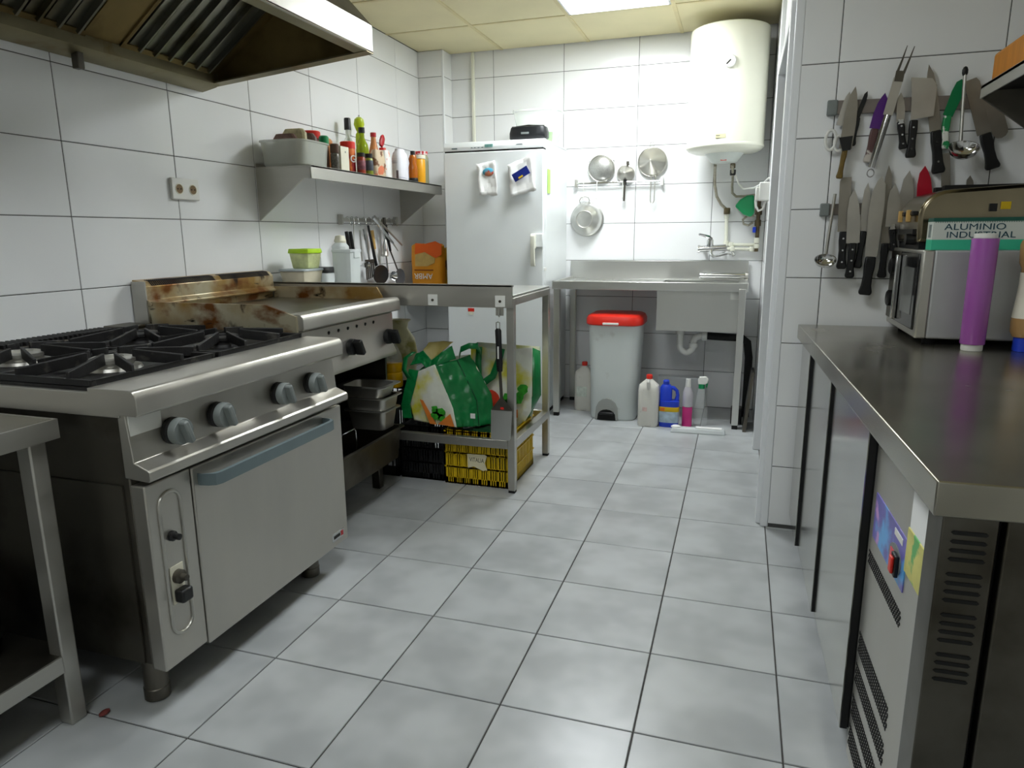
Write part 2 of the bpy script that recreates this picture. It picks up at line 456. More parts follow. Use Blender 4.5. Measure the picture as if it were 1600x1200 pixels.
# ------------------------------------------------------------------ gas range with oven
def make_range():
    t = thing('gas_range', 'stainless steel four-burner gas range with oven below', 'stove', (-0.55, 0.485, 0))
    for x, y in ((-0.19, 0.105), (-0.19, 0.80), (-0.88, 0.105), (-0.88, 0.80)):
        f = MB().lathe([(0.03, 0.035), (0.03, 0.13)], (x, y, 0), 18)
        f.lathe([(0.024, 0), (0.032, 0.004), (0.032, 0.034), (0.027, 0.04)], (x, y, 0), 18)
        f.build('foot', M['steel_dark'], t)
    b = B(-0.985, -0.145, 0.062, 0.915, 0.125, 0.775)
    b.build('body', M['steel_dark'], t, bev=0.004)  # shade on the range's side is put into this dark steel colour
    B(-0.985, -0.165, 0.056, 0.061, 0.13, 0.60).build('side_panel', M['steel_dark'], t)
    # hob surround and rounded front edge
    prof = [(-0.985, 0.770), (-0.985, 0.826), (-0.225, 0.826), (-0.225, 0.837), (-0.104, 0.837), (-0.094, 0.834),
            (-0.087, 0.826), (-0.084, 0.815), (-0.084, 0.781), (-0.088, 0.776), (-0.14, 0.776), (-0.14, 0.770)]
    MB().prism(prof, 'y', 0.05, 0.925).build('hob_top', M['steel_y'], t, bev=0.0015)
    # sloped control fascia with the protruding lip
    prof = [(-0.150, 0.776), (-0.128, 0.776), (-0.118, 0.662), (-0.080, 0.647), (-0.074, 0.642), (-0.074, 0.622),
            (-0.080, 0.617), (-0.150, 0.622)]
    MB().prism(prof, 'y', 0.055, 0.925).build('control_fascia', M['steel_y'], t, bev=0.002, sharp=15)
    B(-0.1275, -0.1235, 0.060, 0.155, 0.722, 0.774).build('data_plate', M['white_plastic'], t)
    for y, z in ((0.178, 0.709), (0.335, 0.711), (0.600, 0.711), (0.770, 0.709)):
        k = MB()
        k.lathe([(0.030, 0), (0.034, 0.004), (0.034, 0.016), (0.029, 0.020)], (-0.123, y, z), 28, 'x')
        ko = k.build('knob', M['black'], t)
        d = MB().lathe([(0.030, 0.0), (0.0335, 0.003), (0.0335, 0.018), (0.031, 0.023), (0.0, 0.0235)], (-0.103, y, z), 28, 'x')
        d.build('knob_disc', M['knob'], ko)
        g = MB().box(-0.084, -0.060, y - 0.008, y + 0.008, z - 0.030, z + 0.030)
        g.rot(math.radians(20), 'X', (-0.08, y, z)).build('knob_grip', M['knob'], ko, bev=0.004)
    # service panel with stadium groove
    sp = B(-0.145, -0.102, 0.060, 0.204, 0.115, 0.603).build('service_panel', M['steel_y'], t, bev=0.004)
    g = []
    for a in range(0, 181, 15):
        g.append((0.128 + 0.034 * math.cos(math.radians(a)), 0.535 + 0.034 * math.sin(math.radians(a))))
    for a in range(180, 361, 15):
        g.append((0.128 + 0.034 * math.cos(math.radians(a)), 0.225 + 0.034 * math.sin(math.radians(a))))
    MB().tube([(-0.1005, y, z) for y, z in g], 0.0045, 8, True).build('raised_rim', M['steel'], sp)
    B(-0.1030, -0.1005, 0.105, 0.147, 0.275, 0.375).build('thermostat_plate', M['cream'], sp)
    MB().lathe([(0.018, 0), (0.018, 0.012), (0.010, 0.016), (0.008, 0.03), (0.0, 0.03)], (-0.101, 0.126, 0.345), 16, 'x').build('gas_valve', M['steel_dark'], sp)
    B(-0.101, -0.072, 0.108, 0.145, 0.280, 0.315).build('valve_knob', M['black'], sp, bev=0.006)
    MB().lathe([(0.013, 0), (0.013, 0.008), (0.008, 0.012), (0.008, 0.026), (0.0, 0.028)], (-0.101, 0.122, 0.455), 16, 'x').build('igniter_button', M['black'], sp)
    # oven door
    dr = B(-0.145, -0.100, 0.208, 0.915, 0.105, 0.602).build('oven_door', M['steel_y'], t, bev=0.005, seg=3)
    hp = [(-0.098, 0.226, 0.566), (-0.075, 0.228, 0.567), (-0.056, 0.236, 0.568), (-0.05, 0.252, 0.568),
          (-0.05, 0.50, 0.568), (-0.05, 0.765, 0.568), (-0.055, 0.788, 0.568), (-0.072, 0.798, 0.568), (-0.098, 0.800, 0.568)]
    h = MB()
    k = len(h.v)
    for x, y, z in hp:
        h.v += [(x - 0.006, y, z - 0.016), (x + 0.006, y, z - 0.016), (x + 0.006, y, z + 0.016), (x - 0.006, y, z + 0.016)]
    # orient cross-sections along the bend
    for i in range(len(hp) - 1):
        for j in range(4):
            h.f.append((i * 4 + j, i * 4 + (j + 1) % 4, i * 4 + 4 + (j + 1) % 4, i * 4 + 4 + j))
    h.f += [(0, 1, 2, 3), tuple(len(h.v) - 4 + j for j in range(4))]
    h.build('handle', M['handle_grey'], dr, bev=0.003)
    bd = B(-0.1005, -0.0985, 0.812, 0.886, 0.128, 0.157).build('maker_badge', M['chrome'], dr, bev=0.001)
    B(-0.0987, -0.0975, 0.822, 0.860, 0.137, 0.148).build('badge_print', M['black'], dr)
    B(-0.0987, -0.0975, 0.866, 0.880, 0.134, 0.151).build('badge_print', M['dark_red'], dr)
    # black hob tray, burners, grates, flue grille
    B(-0.885, -0.232, 0.062, 0.913, 0.826, 0.834).build('hob_tray', M['iron'], t)
    for i, (bx, by) in enumerate([(-0.72, 0.275), (-0.39, 0.275), (-0.72, 0.70), (-0.39, 0.70)]):
        u = MB().lathe([(0.075, 0.832), (0.07, 0.842), (0.055, 0.846), (0.055, 0.852), (0.060, 0.854), (0.060, 0.862), (0.048, 0.866), (0.030, 0.866), (0.028, 0.858), (0.0, 0.857)], (bx, by, 0), 28)
        bo = u.build('burner', M['steel'] if i < 2 else M['iron'], t)
        g = MB()
        x0, x1, y0, y1 = bx - 0.160, bx + 0.160, by - 0.205, by + 0.205
        for a in ((x0, x1, y0, y0 + 0.012), (x0, x1, y1 - 0.012, y1), (x0, x0 + 0.012, y0, y1), (x1 - 0.012, x1, y0, y1)):
            g.box(a[0], a[1], a[2], a[3], 0.835, 0.850)
        for sx, sy in ((1, 0), (-1, 0), (0, 1), (0, -1)):
            for off in (-0.052, 0.052):
                # flat upright finger rising towards the pot
                if sx:
                    e, i0 = bx + sx * 0.158, bx + sx * 0.045
                    yy = by + off * 1.6
                    yi = by + off * 0.55
                    g.hexa([(e, yy - 0.005, 0.838), (e, yy + 0.005, 0.838), (i0, yi + 0.005, 0.852), (i0, yi - 0.005, 0.852)],
                           [(e, yy - 0.005, 0.866), (e, yy + 0.005, 0.866), (i0, yi + 0.005, 0.884), (i0, yi - 0.005, 0.884)])
                else:
                    e, i0 = by + sy * 0.203, by + sy * 0.05
                    xx = bx + off * 1.6
                    xi = bx + off * 0.55
                    g.hexa([(xx - 0.005, e, 0.838), (xx + 0.005, e, 0.838), (xi + 0.005, i0, 0.852), (xi - 0.005, i0, 0.852)],
                           [(xx - 0.005, e, 0.866), (xx + 0.005, e, 0.866), (xi + 0.005, i0, 0.884), (xi - 0.005, i0, 0.884)])
        g.build('pan_support', M['iron'], t, bev=0.002)
    fl = B(-1.0, -0.895, 0.055, 0.92, 0.826, 0.850).build('flue_box', M['steel_dark'], t, bev=0.003)
    for k in range(40):
        y = 0.075 + k * 0.0178
        B(-0.992, -0.903, y, y + 0.007, 0.850, 0.862).build('flue_slat', M['iron'], fl)
    B(-1.0, -0.895, 0.80, 0.92, 0.850, 0.863).build('flue_cover', M['steel_dark'], t, bev=0.003)
    return t
make_range()

# ------------------------------------------------------------------ griddle on open stand
def make_griddle():
    t = thing('griddle', 'greasy stainless steel flat griddle on an open stand', 'griddle', (-0.62, 1.34, 0))
    for x, y in ((-0.39, 1.66), (-0.39, 1.02), (-0.92, 1.66), (-0.92, 1.02)):
        B(x - 0.02, x + 0.02, y - 0.02, y + 0.02, 0, 0.165).build('leg', M['steel_dark'], t, bev=0.003)
    B(-0.97, -0.34, 0.968, 1.702, 0.15, 0.168).build('lower_shelf', M['steel_dark'], t)
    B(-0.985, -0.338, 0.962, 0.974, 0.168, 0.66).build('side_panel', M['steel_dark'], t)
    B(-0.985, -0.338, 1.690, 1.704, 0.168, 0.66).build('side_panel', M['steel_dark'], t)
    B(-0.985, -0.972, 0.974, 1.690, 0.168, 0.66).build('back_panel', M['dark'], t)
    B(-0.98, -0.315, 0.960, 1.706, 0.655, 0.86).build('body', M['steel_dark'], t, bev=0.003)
    cp = MB().prism([(-0.315, 0.845), (-0.300, 0.835), (-0.297, 0.685), (-0.285, 0.66), (-0.285, 0.645), (-0.315, 0.645)], 'y', 0.960, 1.708)
    cpo = cp.build('control_panel', M['steel_y'], t, bev=0.002)
    for k in range(6):
        y = 1.18 + k * 0.07
        MB().cyl((-0.301, y, 0.812), (-0.2975, y, 0.811), 0.007, n=12).build('air_hole', M['dark'], cpo)
    for y in (1.325, 1.64):
        k = MB().lathe([(0.030, 0), (0.034, 0.005), (0.033, 0.022), (0.020, 0.026), (0.0, 0.027)], (-0.298, y, 0.735), 22, 'x')
        ko = k.build('knob', M['black'], t)
        B(-0.275, -0.235, y - 0.011, y + 0.011, 0.735 - 0.034, 0.735 + 0.034).rot(0.5, 'X', (-0.26, y, 0.735)).build('knob_grip', M['black'], ko, bev=0.005)
    # top rim: rounded front edge
    pr = [(-0.375, 0.845), (-0.375, 0.897), (-0.285, 0.906), (-0.272, 0.903), (-0.264, 0.895), (-0.261, 0.885), (-0.261, 0.852), (-0.266, 0.846)]
    MB().prism(pr, 'y', 0.965, 1.715).build('front_rim', M['steel_y'], t, bev=0.0015)
    B(-0.93, -0.372, 0.968, 1.712, 0.86, 0.892).build('griddle_plate', M['plate'], t)
    MB().prism([(-0.93, 0.838), (-0.93, 0.938), (-0.41, 0.938), (-0.285, 0.899), (-0.285, 0.838)], 'y', 0.956, 0.966).build('splash_guard', M['grimy'], t)
    MB().prism([(-0.93, 0.86), (-0.93, 0.944), (-0.378, 0.949), (-0.352, 0.908), (-0.352, 0.86)], 'y', 1.712, 1.722).build('splash_guard', M['grimy'], t)
    fl = MB().prism([(-1.0, 0.84), (-1.0, 1.020), (-0.955, 1.014), (-0.938, 0.995), (-0.936, 0.945), (-0.915, 0.930), (-0.918, 0.922), (-0.945, 0.920), (-0.945, 0.84)], 'y', 0.952, 1.722)
    fo = fl.build('flue_box', M['grimy'], t, bev=0.002)
    B(-1.001, -0.936, 0.947, 0.953, 0.84, 1.014).build('flue_end', M['steel'], t)
    s = MB()
    for k in range(74):
        y = 0.985 + k * 0.0097
        if 36 <= k <= 39: continue
        s.hexa([(-0.975, y, 1.0165), (-0.975, y + 0.0052, 1.0165), (-0.953, y + 0.0052, 1.0125), (-0.953, y, 1.0125)],
               [(-0.975, y, 1.0185), (-0.975, y + 0.0052, 1.0185), (-0.9525, y + 0.0052, 1.0150), (-0.9525, y, 1.0150)])
        s.hexa([(-0.956, y, 1.0125), (-0.956, y + 0.0052, 1.0125), (-0.943, y + 0.0052, 0.998), (-0.943, y, 0.998)],
               [(-0.953, y, 1.0145), (-0.953, y + 0.0052, 1.0145), (-0.9375, y + 0.0052, 0.997), (-0.9375, y, 0.997)])
    s.build('vent_slots', M['dark'], fo, kind='stuff')
    return t
make_griddle()

def gn_pan(name, label, x0, x1, y0, y1, z0, z1, m, rim=0.014, taper=0.012, group=None):
    """open steel pan with a flat rim"""
    b = MB()
    def rc(x0, x1, y0, y1, z, r=0.025, n=4):
        out = []
        for cx, cy, a0 in ((x1 - r, y1 - r, 0), (x0 + r, y1 - r, 90), (x0 + r, y0 + r, 180), (x1 - r, y0 + r, 270)):
            for i in range(n + 1):
                a = math.radians(a0 + 90 * i / n)
                out.append((cx + r * math.cos(a), cy + r * math.sin(a), z))
        return out
    rings = [rc(x0 + taper, x1 - taper, y0 + taper, y1 - taper, z0),
             rc(x0, x1, y0, y1, z1 - 0.004), rc(x0 - rim, x1 + rim, y0 - rim, y1 + rim, z1 - 0.004),
             rc(x0 - rim, x1 + rim, y0 - rim, y1 + rim, z1), rc(x0 + 0.003, x1 - 0.003, y0 + 0.003, y1 - 0.003, z1),
             rc(x0 + taper + 0.003, x1 - taper - 0.003, y0 + taper + 0.003, y1 - taper - 0.003, z0 + 0.003)]
    n = len(rings[0])
    for r in rings: b.v += r
    for i in range(len(rings) - 1):
        for j in range(n):
            b.f.append((i * n + j, i * n + (j + 1) % n, (i + 1) * n + (j + 1) % n, (i + 1) * n + j))
    b.f.append(tuple(range(n))[::-1]); b.f.append(tuple((len(rings) - 1) * n + j for j in range(n)))
    o = b.build(name, m)
    return tag(o, label, 'pan', group)
gn_pan('roasting_pan', 'long deep dark steel pan on the shelf under the griddle', -0.66, -0.25, 0.99, 1.665, 0.170, 0.318, M['steel_dark'])
w = MB().tube([(-0.29, 1.20, 0.19), (-0.29, 1.20, 0.38), (-0.29, 1.215, 0.392), (-0.29, 1.31, 0.392), (-0.29, 1.32, 0.38), (-0.29, 1.32, 0.19)], 0.003, 6)
tag(w.build('wire_handle', M['chrome']), 'thin wire basket handle sticking up from the long pan', 'wire')
gn_pan('food_pan', 'small steel food pan with cut-out grip, lowest of the stack under the griddle', -0.450, -0.262, 1.515, 1.655, 0.325, 0.415, M['steel'])
gn_pan('food_pan', 'shiny small steel food pan with yellow reflection in the middle of the stack', -0.452, -0.255, 1.505, 1.66, 0.418, 0.475, M['steel'], taper=0.008)
gn_pan('food_pan', 'shallow steel food pan on top of the stack under the griddle', -0.458, -0.258, 1.490, 1.640, 0.478, 0.530, M['steel'], rim=0.02)

# ------------------------------------------------------------------ side table on the left
def make_side_table():
    t = thing('work_table', 'dim stainless steel work table beside the gas range', 'table', (-0.62, -0.6, 0))
    B(-0.98, -0.2925, -1.30, 0.0075, 0.748, 0.768).build('table_top', M['steel_top'], t, bev=0.002)
    B(-0.292, -0.285, -1.30, 0.015, 0.722, 0.768).build('top_apron', M['steel'], t)
    B(-0.98, -0.2925, 0.008, 0.015, 0.722, 0.768).build('top_apron', M['steel'], t)
    for x, y in ((-0.322, -0.03), (-0.94, -0.03), (-0.322, -1.25), (-0.94, -1.25)):
        B(x - 0.021, x + 0.021, y - 0.021, y + 0.021, 0, 0.748).build('leg', M['steel'], t, bev=0.004)
    B(-0.96, -0.3065, -1.29, -0.012, 0.178, 0.190).build('lower_shelf', M['steel_dark'], t)
    B(-0.306, -0.300, -1.29, -0.052, 0.148, 0.1905).build('shelf_lip', M['steel'], t)
    B(-0.95, -0.93, -1.29, -0.05, 0.46, 0.475).build('back_rail', M['steel'], t)
make_side_table()
p = MB().lathe([(0.0, 0.208), (0.112, 0.208), (0.12, 0.218), (0.12, 0.33), (0.126, 0.335), (0.126, 0.342), (0.117, 0.342), (0.114, 0.225), (0.0, 0.220)], (-0.57, -0.140, 0), 36)
po = p.build('stock_pot', M['chrome'])
tag(po, 'steel pot in the dark on the lower shelf of the work table', 'pot')
MB().tube([(-0.455, -0.11, 0.31), (-0.42, -0.105, 0.315), (-0.41, -0.14, 0.315), (-0.42, -0.175, 0.315), (-0.455, -0.17, 0.31)], 0.007, 8).build('pot_handle', M['steel'], po)
MB().lathe([(0.128, 0.3425), (0.128, 0.348), (0.09, 0.362), (0.03, 0.368), (0.012, 0.37), (0.02, 0.39), (0.0, 0.395)], (-0.57, -0.140, 0), 36).build('pot_lid', M['chrome'], po)
q = MB().lathe([(0.0, 0.192), (0.165, 0.192), (0.195, 0.208), (0.195, 0.2125), (0.165, 0.2), (0.0, 0.198)], (-0.60, -0.215, 0), 40)
tag(q.build('round_tray', M['gloss_black']), 'wide black round tray under the pot on the lower shelf', 'tray')

# ------------------------------------------------------------------ extractor hood
def make_hood():
    t = thing('extractor_hood', 'greasy stainless steel extractor hood over the range', 'hood', (-0.6, 0.3, 1.78))
    y0, y1 = -0.9, 1.455
    # front lip, sloping outer canopy, end plates, rear gutter
    B(-0.215, -0.2, y0, y1, 1.868, 1.968).build('front_lip', M['steel'], t, bev=0.002)
    MB().prism([(-0.2, 1.968), (-0.62, 2.415), (-0.635, 2.41), (-0.215, 1.963)], 'y', y0, y1).build('canopy', M['steel_dark'], t)
    for a, b in ((y0, y0 + 0.012), (y1 - 0.012, y1)):
        MB().prism([(-1.0, 1.795), (-0.215, 1.868), (-0.215, 1.965), (-0.63, 2.41), (-1.0, 2.41)], 'y', a, b).build('end_panel', M['hood_in'], t)
    MB().prism([(-0.255, 1.864), (-0.2, 1.869), (-0.2, 1.874), (-0.255, 1.876)], 'y', y0, y1).build('front_return', M['hood_rim'], t)
    for a, b in ((y1 - 0.05, y1 + 0.001),):
        MB().prism([(-1.0, 1.792), (-0.2, 1.866), (-0.2, 1.872), (-1.0, 1.798)], 'y', a, b).build('end_return', M['hood_rim'], t)
    MB().prism([(-1.003, 1.776), (-1.003, 1.80), (-0.93, 1.80), (-0.922, 1.806), (-0.922, 1.838), (-0.914, 1.838), (-0.914, 1.798), (-0.93, 1.79), (-0.985, 1.779)], 'y', y0, y1 - 0.02).build('grease_gutter', M['hood_rim'], t)
    # baffle filters sloping up towards the front
    a0, a1 = Vector((-0.918, 0, 1.835)), Vector((-0.40, 0, 2.20))
    d = (a1 - a0).normalized(); nrm = Vector((d.z, 0, -d.x))
    def slab(b, ya, yb, off, th, s0=0.0, s1=1.0):
        p0 = a0 + (a1 - a0) * s0 + nrm * off; p1 = a0 + (a1 - a0) * s1 + nrm * off
        q0, q1 = p0 + nrm * th, p1 + nrm * th
        b.hexa([(p0.x, ya, p0.z), (p1.x, ya, p1.z), (p1.x, yb, p1.z), (p0.x, yb, p0.z)],
               [(q0.x, ya, q0.z), (q1.x, ya, q1.z), (q1.x, yb, q1.z), (q0.x, yb, q0.z)])
        return b
    b = MB(); slab(b, y0 + 0.012, y1 - 0.012, -0.03, 0.006, -0.02, 1.0); b.build('filter_backing', M['dark'], t)
    b = MB(); slab(b, 1.40, y1 - 0.012, -0.012, 0.01, 0, 1.0); b.build('filler_plate', M['hood_in'], t)
    b = MB(); slab(b, 0.80, 0.94, -0.012, 0.01, 0, 1.0); b.build('filler_plate', M['hood_in'], t)
    B(-0.41, -0.215, y0 + 0.012, y1 - 0.012, 2.19, 2.20).build('inner_top', M['hood_in'], t)
    for fa, fb in ((0.94, 1.40), (0.34, 0.80), (-0.26, 0.20)):
        b = MB(); slab(b, fa, fa + 0.014, -0.015, 0.02); slab(b, fb - 0.014, fb, -0.015, 0.02)
        slab(b, fa, fb, -0.015, 0.02, 0, 0.035); slab(b, fa, fb, -0.015, 0.02, 0.965, 1)
        fo = b.build('grease_filter', M['hood_in'], t)
        n = 6; w = (fb - fa - 0.04) / n
        for k in range(n):
            ya = fa + 0.02 + k * w
            b = MB(); slab(b, ya + 0.012, ya + w - 0.016, -0.012, 0.010, 0.02, 0.98)
            slab(b, ya + w - 0.022, ya + w - 0.014, -0.012, 0.030, 0.02, 0.98)
            b.build('baffle', M['baffle'], fo)
    MB().box(-0.975, -0.945, 0.79, 0.815, 1.735, 1.79).build('clip', M['steel_dark'], t, bev=0.003)
make_hood()

# ------------------------------------------------------------------ aluminium stand beside the griddle
def make_stand():
    t = thing('metal_stand', 'square aluminium frame stand with hanging spatula beside griddle', 'stand', (-0.35, 2.07, 0))
    for x, y in ((0.247, 1.782), (0.247, 2.373), (-0.93, 2.373), (-0.93, 1.782)):
        B(x - 0.017, x + 0.017, y - 0.017, y + 0.017, 0.012, 0.905).build('leg', M['steel'], t, bev=0.002)
        B(x - 0.015, x + 0.015, y - 0.015, y + 0.015, 0.0, 0.013).build('foot', M['rubber'], t)
    fb = B(-0.99, 0.262, 1.752, 1.764, 0.863, 0.963).build('front_board', M['steel'], t, bev=0.002)
    B(-0.99, 0.262, 1.752, 1.775, 0.955, 0.963).build('board_lip', M['steel'], t)
    B(-0.99, 0.258, 1.775, 2.392, 0.905, 0.917).build('table_top', M['sink_steel'], t, bev=0.002)
    for a in ((0.230, 0.264, 1.80, 2.356, 0.872, 0.905), (-0.913, 0.23, 2.356, 2.39, 0.872, 0.905), (0.230, 0.264, 1.80, 2.356, 0.212, 0.252),
              (-0.913, 0.23, 1.766, 1.798, 0.212, 0.252), (-0.913, 0.23, 2.356, 2.39, 0.212, 0.252)):
        B(*a).build('rail', M['steel'], t, bev=0.002)
    for x in (-0.115, 0.207):
        bp = B(x - 0.023, x + 0.023, 1.749, 1.752, 0.868, 0.917).build('bolt_plate', M['white_plastic'], t)
        MB().cyl((x, 1.750, 0.892), (x, 1.745, 0.892), 0.006, n=12).build('bolt', M['steel_dark'], bp)
    B(0.188, 0.222, 1.745, 1.752, 0.83, 0.868).build('hook_plate', M['steel'], t)
    MB().tube([(0.205, 1.742, 0.86), (0.205, 1.734, 0.84), (0.205, 1.734, 0.832), (0.205, 1.742, 0.826)], 0.003, 6).build('hook', M['steel'], t)
make_stand()

def make_spatula():
    y = 1.738
    t = thing('spatula', 'long steel spatula with black handle hanging from the stand', 'spatula', (0.207, y, 0.262))
    MB().tube([(0.200, y, 0.772), (0.192, y, 0.775), (0.192, y, 0.800), (0.200, y, 0.803), (0.208, y, 0.800), (0.208, y, 0.775), (0.200, y, 0.772)], 0.0025, 6).build('hanging_loop', M['chrome'], t)
    MB().tube([(0.205, y, 0.803), (0.203, y, 0.82), (0.206, y, 0.832)], 0.0018, 6).build('string', M['paper'], t)
    h = MB().lathe([(0.0, 0.578), (0.013, 0.582), (0.016, 0.62), (0.014, 0.70), (0.015, 0.765), (0.010, 0.773), (0.0, 0.774)], (0, 0, 0), 14, sx=1.0, sy=0.6)
    h.v = [(v[0] + 0.206 - (v[2] - 0.58) * 0.028, v[1] + y, v[2]) for v in h.v]
    ho = h.build('handle', M['black'], t)
    B(0.199, 0.206, y - 0.0105, y - 0.0088, 0.64, 0.695).build('handle_print', M['white_plastic'], ho)
    MB().prism([(0.199, 0.59), (0.213, 0.59), (0.220, 0.46), (0.262, 0.408), (0.258, 0.395), (0.166, 0.395), (0.163, 0.405), (0.206, 0.46)], 'y', y - 0.0015, y + 0.0015).build('neck', M['steel_dark'], t)
    MB().prism([(0.262, 0.402), (0.254, 0.272), (0.248, 0.264), (0.168, 0.262), (0.160, 0.270), (0.163, 0.402)], 'y', y - 0.0028, y + 0.0005).build('blade', M['sink_steel'], t)
    B(0.208, 0.224, y - 0.0042, y - 0.0015, 0.408, 0.418).build('rivet_mark', M['red'], t)
make_spatula()

# ------------------------------------------------------------------ refrigerator
def make_fridge():
    t = thing('refrigerator', 'tall white refrigerator in the far corner', 'refrigerator', (-0.295, 3.4, 0))
    B(-0.62, 0.030, 3.165, 3.715, 0.03, 1.735).build('body', M['white'], t, bev=0.006)
    d = B(-0.622, 0.032, 3.10, 3.16, 0.10, 1.685).build('door', M['white'], t, bev=0.008, seg=3)
    tp = MB().prism([(3.100, 1.693), (3.098, 1.715), (3.112, 1.742), (3.13, 1.748), (3.16, 1.748), (3.16, 1.693)], 'x', -0.622, 0.032).build('top_panel', M['white'], t, bev=0.002)
    B(-0.615, 0.028, 3.106, 3.17, 1.684, 1.695).build('gap', M['dark'], t)
    st = B(-0.478, -0.435, 3.097, 3.1005, 0.690, 0.712).build('sticker', M['red'], d)
    B(-0.474, -0.440, 3.097, 3.1005, 0.670, 0.690).build('sticker_paper', M['cream'], d)
    B(-0.61, 0.02, 3.18, 3.70, 0.0, 0.03).build('plinth', M['dark'], t)
    B(-0.62, 0.03, 3.16, 3.70, 1.735, 1.748).build('top_board', M['white'], t, bev=0.003)
    B(-0.344, -0.292, 3.0955, 3.103, 1.708, 1.726).rot(0, 'X', (0, 3.1, 1.71)).build('display', mat('display_screen', (120, 168, 160), 0.2, var=0.25, scale=40), tp)
    B(-0.565, -0.528, 3.0965, 3.1, 1.704, 1.711).build('brand_print', M['handle_grey'], tp)
    for x in (-0.43, -0.41, -0.385, -0.36):
        B(x - 0.006, x + 0.006, 3.0965, 3.1, 1.707, 1.711).build('button', M['handle_grey'], tp)
    B(-0.14, -0.10, 3.0965, 3.1, 1.716, 1.720).build('model_print', M['handle_grey'], tp)
    h = MB().box(-0.035, 0.034, 3.078, 3.10, 1.10, 1.185)
    ho = h.build('handle', M['white'], t, bev=0.006)
    MB().prism([(3.10, 1.185), (3.055, 1.185), (3.045, 1.17), (3.045, 1.01), (3.055, 0.985), (3.07, 0.985), (3.062, 1.01), (3.062, 1.09), (3.10, 1.10)], 'x', -0.038, -0.010).build('handle_grip', M['cream_white'], ho, bev=0.004)
    MB().box(0.030, 0.036, 3.11, 3.16, 0.955, 0.975).build('hinge_cap', M['white_plastic'], t, bev=0.002)
make_fridge()

def sheet(poly, y, cx, cz, amp=0.006, seed=1, th=0.0012, n=9):
    """slightly crumpled sheet hanging on a wall facing -y; poly = 4 corners (x,z) tl,tr,br,bl"""
    rnd = random.Random(seed)
    rows = []
    for i in range(n):
        v = i / (n - 1); r = []
        for j in range(n):
            u = j / (n - 1)
            tl, tr, br, bl = poly
            x = (tl[0] * (1 - u) + tr[0] * u) * (1 - v) + (bl[0] * (1 - u) + br[0] * u) * v
            z = (tl[1] * (1 - u) + tr[1] * u) * (1 - v) + (bl[1] * (1 - u) + br[1] * u) * v
            e = 0.003 if 0 < i < n - 1 and 0 < j < n - 1 else 0.0045
            lift = abs(u - 0.5) ** 2 * 0.05 + v * v * 0.018
            r.append((x + rnd.uniform(-e, e), y - 0.003 - lift - rnd.uniform(0, amp), z + rnd.uniform(-e, e)))
        rows.append(r)
    return MB().grid(rows)
s = sheet([(-0.395, 1.612), (-0.275, 1.625), (-0.250, 1.415), (-0.370, 1.420)], 3.098, 0, 0, seed=3)
tag(s.build('paper_note', M['paper'], thick=0.001, sharp=8), 'crumpled white paper under colourful magnet on refrigerator door', 'paper')
mg = MB(); mg.sphere((-0.318, 3.085, 1.560), 0.028, 12, 1.4, 0.35, 0.9)
tag(mg.build('fridge_magnet', mat('painted_magnet', (196, 120, 90), 0.4, var=0.3, scale=40, stain=[((70, 160, 190), 22, 0.5, 0.55), ((180, 30, 40), 30, 0.6, 0.64)])), 'small colourful oval magnet on the left paper', 'magnet')
s = sheet([(-0.19, 1.60), (-0.04, 1.655), (-0.005, 1.44), (-0.165, 1.405)], 3.098, 0, 0, seed=8)
tag(s.build('paper_note', M['paper'], thick=0.001, sharp=8), 'crumpled white paper under dark blue magnet on refrigerator door', 'paper')
mg = B(-0.155, -0.047, 3.062, 3.066, 1.515, 1.565).rot(-0.50, 'Y', (-0.101, 3.064, 1.54))
mo = tag(mg.build('fridge_magnet', mat('blue_card_magnet', (24, 40, 120), 0.3, var=0.4, scale=18), bev=0.001), 'dark blue rectangular magnet on the right paper', 'magnet')
B(-0.125, -0.095, 3.0605, 3.062, 1.520, 1.530).rot(-0.50, 'Y', (-0.101, 3.064, 1.54)).build('yellow_print', M['yellow'], mo)
nt = B(0.0325, 0.035, 3.19, 3.25, 1.43, 1.575)
tag(nt.build('sticky_note', mat('green_note', (176, 226, 110), 0.7, var=0.1, scale=14)), 'narrow lime green note on the side of the refrigerator', 'note')
pc = MB().lathe([(0.0, 1.748), (0.105, 1.749), (0.122, 1.768), (0.122, 1.80), (0.113, 1.832), (0.09, 1.84), (0.0, 1.838)], (-0.105, 3.26, 0), 28, sy=0.5, power=4)
pco = tag(pc.build('pouch', mat('black_leather', (26, 28, 30), 0.35, var=0.2, bump=0.2, bscale=60)), 'black zipped pouch on top of the refrigerator', 'pouch')
B(-0.14, -0.09, 3.197, 3.2005, 1.788, 1.800).build('pouch_print', M['knob'], pco)
MB().tube([(-0.21, 3.235, 1.836), (-0.1, 3.225, 1.842), (0.0, 3.235, 1.836)], 0.004, 6).build('zip', M['gloss_black'], pco)
cb = MB().lathe([(0.0, 1.749), (0.118, 1.750), (0.125, 1.758), (0.150, 1.95), (0.158, 1.955), (0.156, 1.968), (0.146, 1.955), (0.118, 1.762), (0.0, 1.758)], (-0.112, 3.50, 0), 32, sy=0.75, power=5)
cbo = tag(cb.build('storage_box', M['clear_box']), 'large translucent storage box behind the pouch on refrigerator', 'box')
gb = MB().lathe([(0.0, 1.749), (0.045, 1.749), (0.05, 1.80), (0.052, 1.812), (0.0, 1.816)], (-0.03, 3.352, 0), 24, sy=0.4, power=5)
tag(gb.build('small_tub', mat('pale_green_plastic', (176, 230, 160), 0.4, trans=0.3, var=0.05)), 'small pale green tub beside the pouch on refrigerator', 'tub')

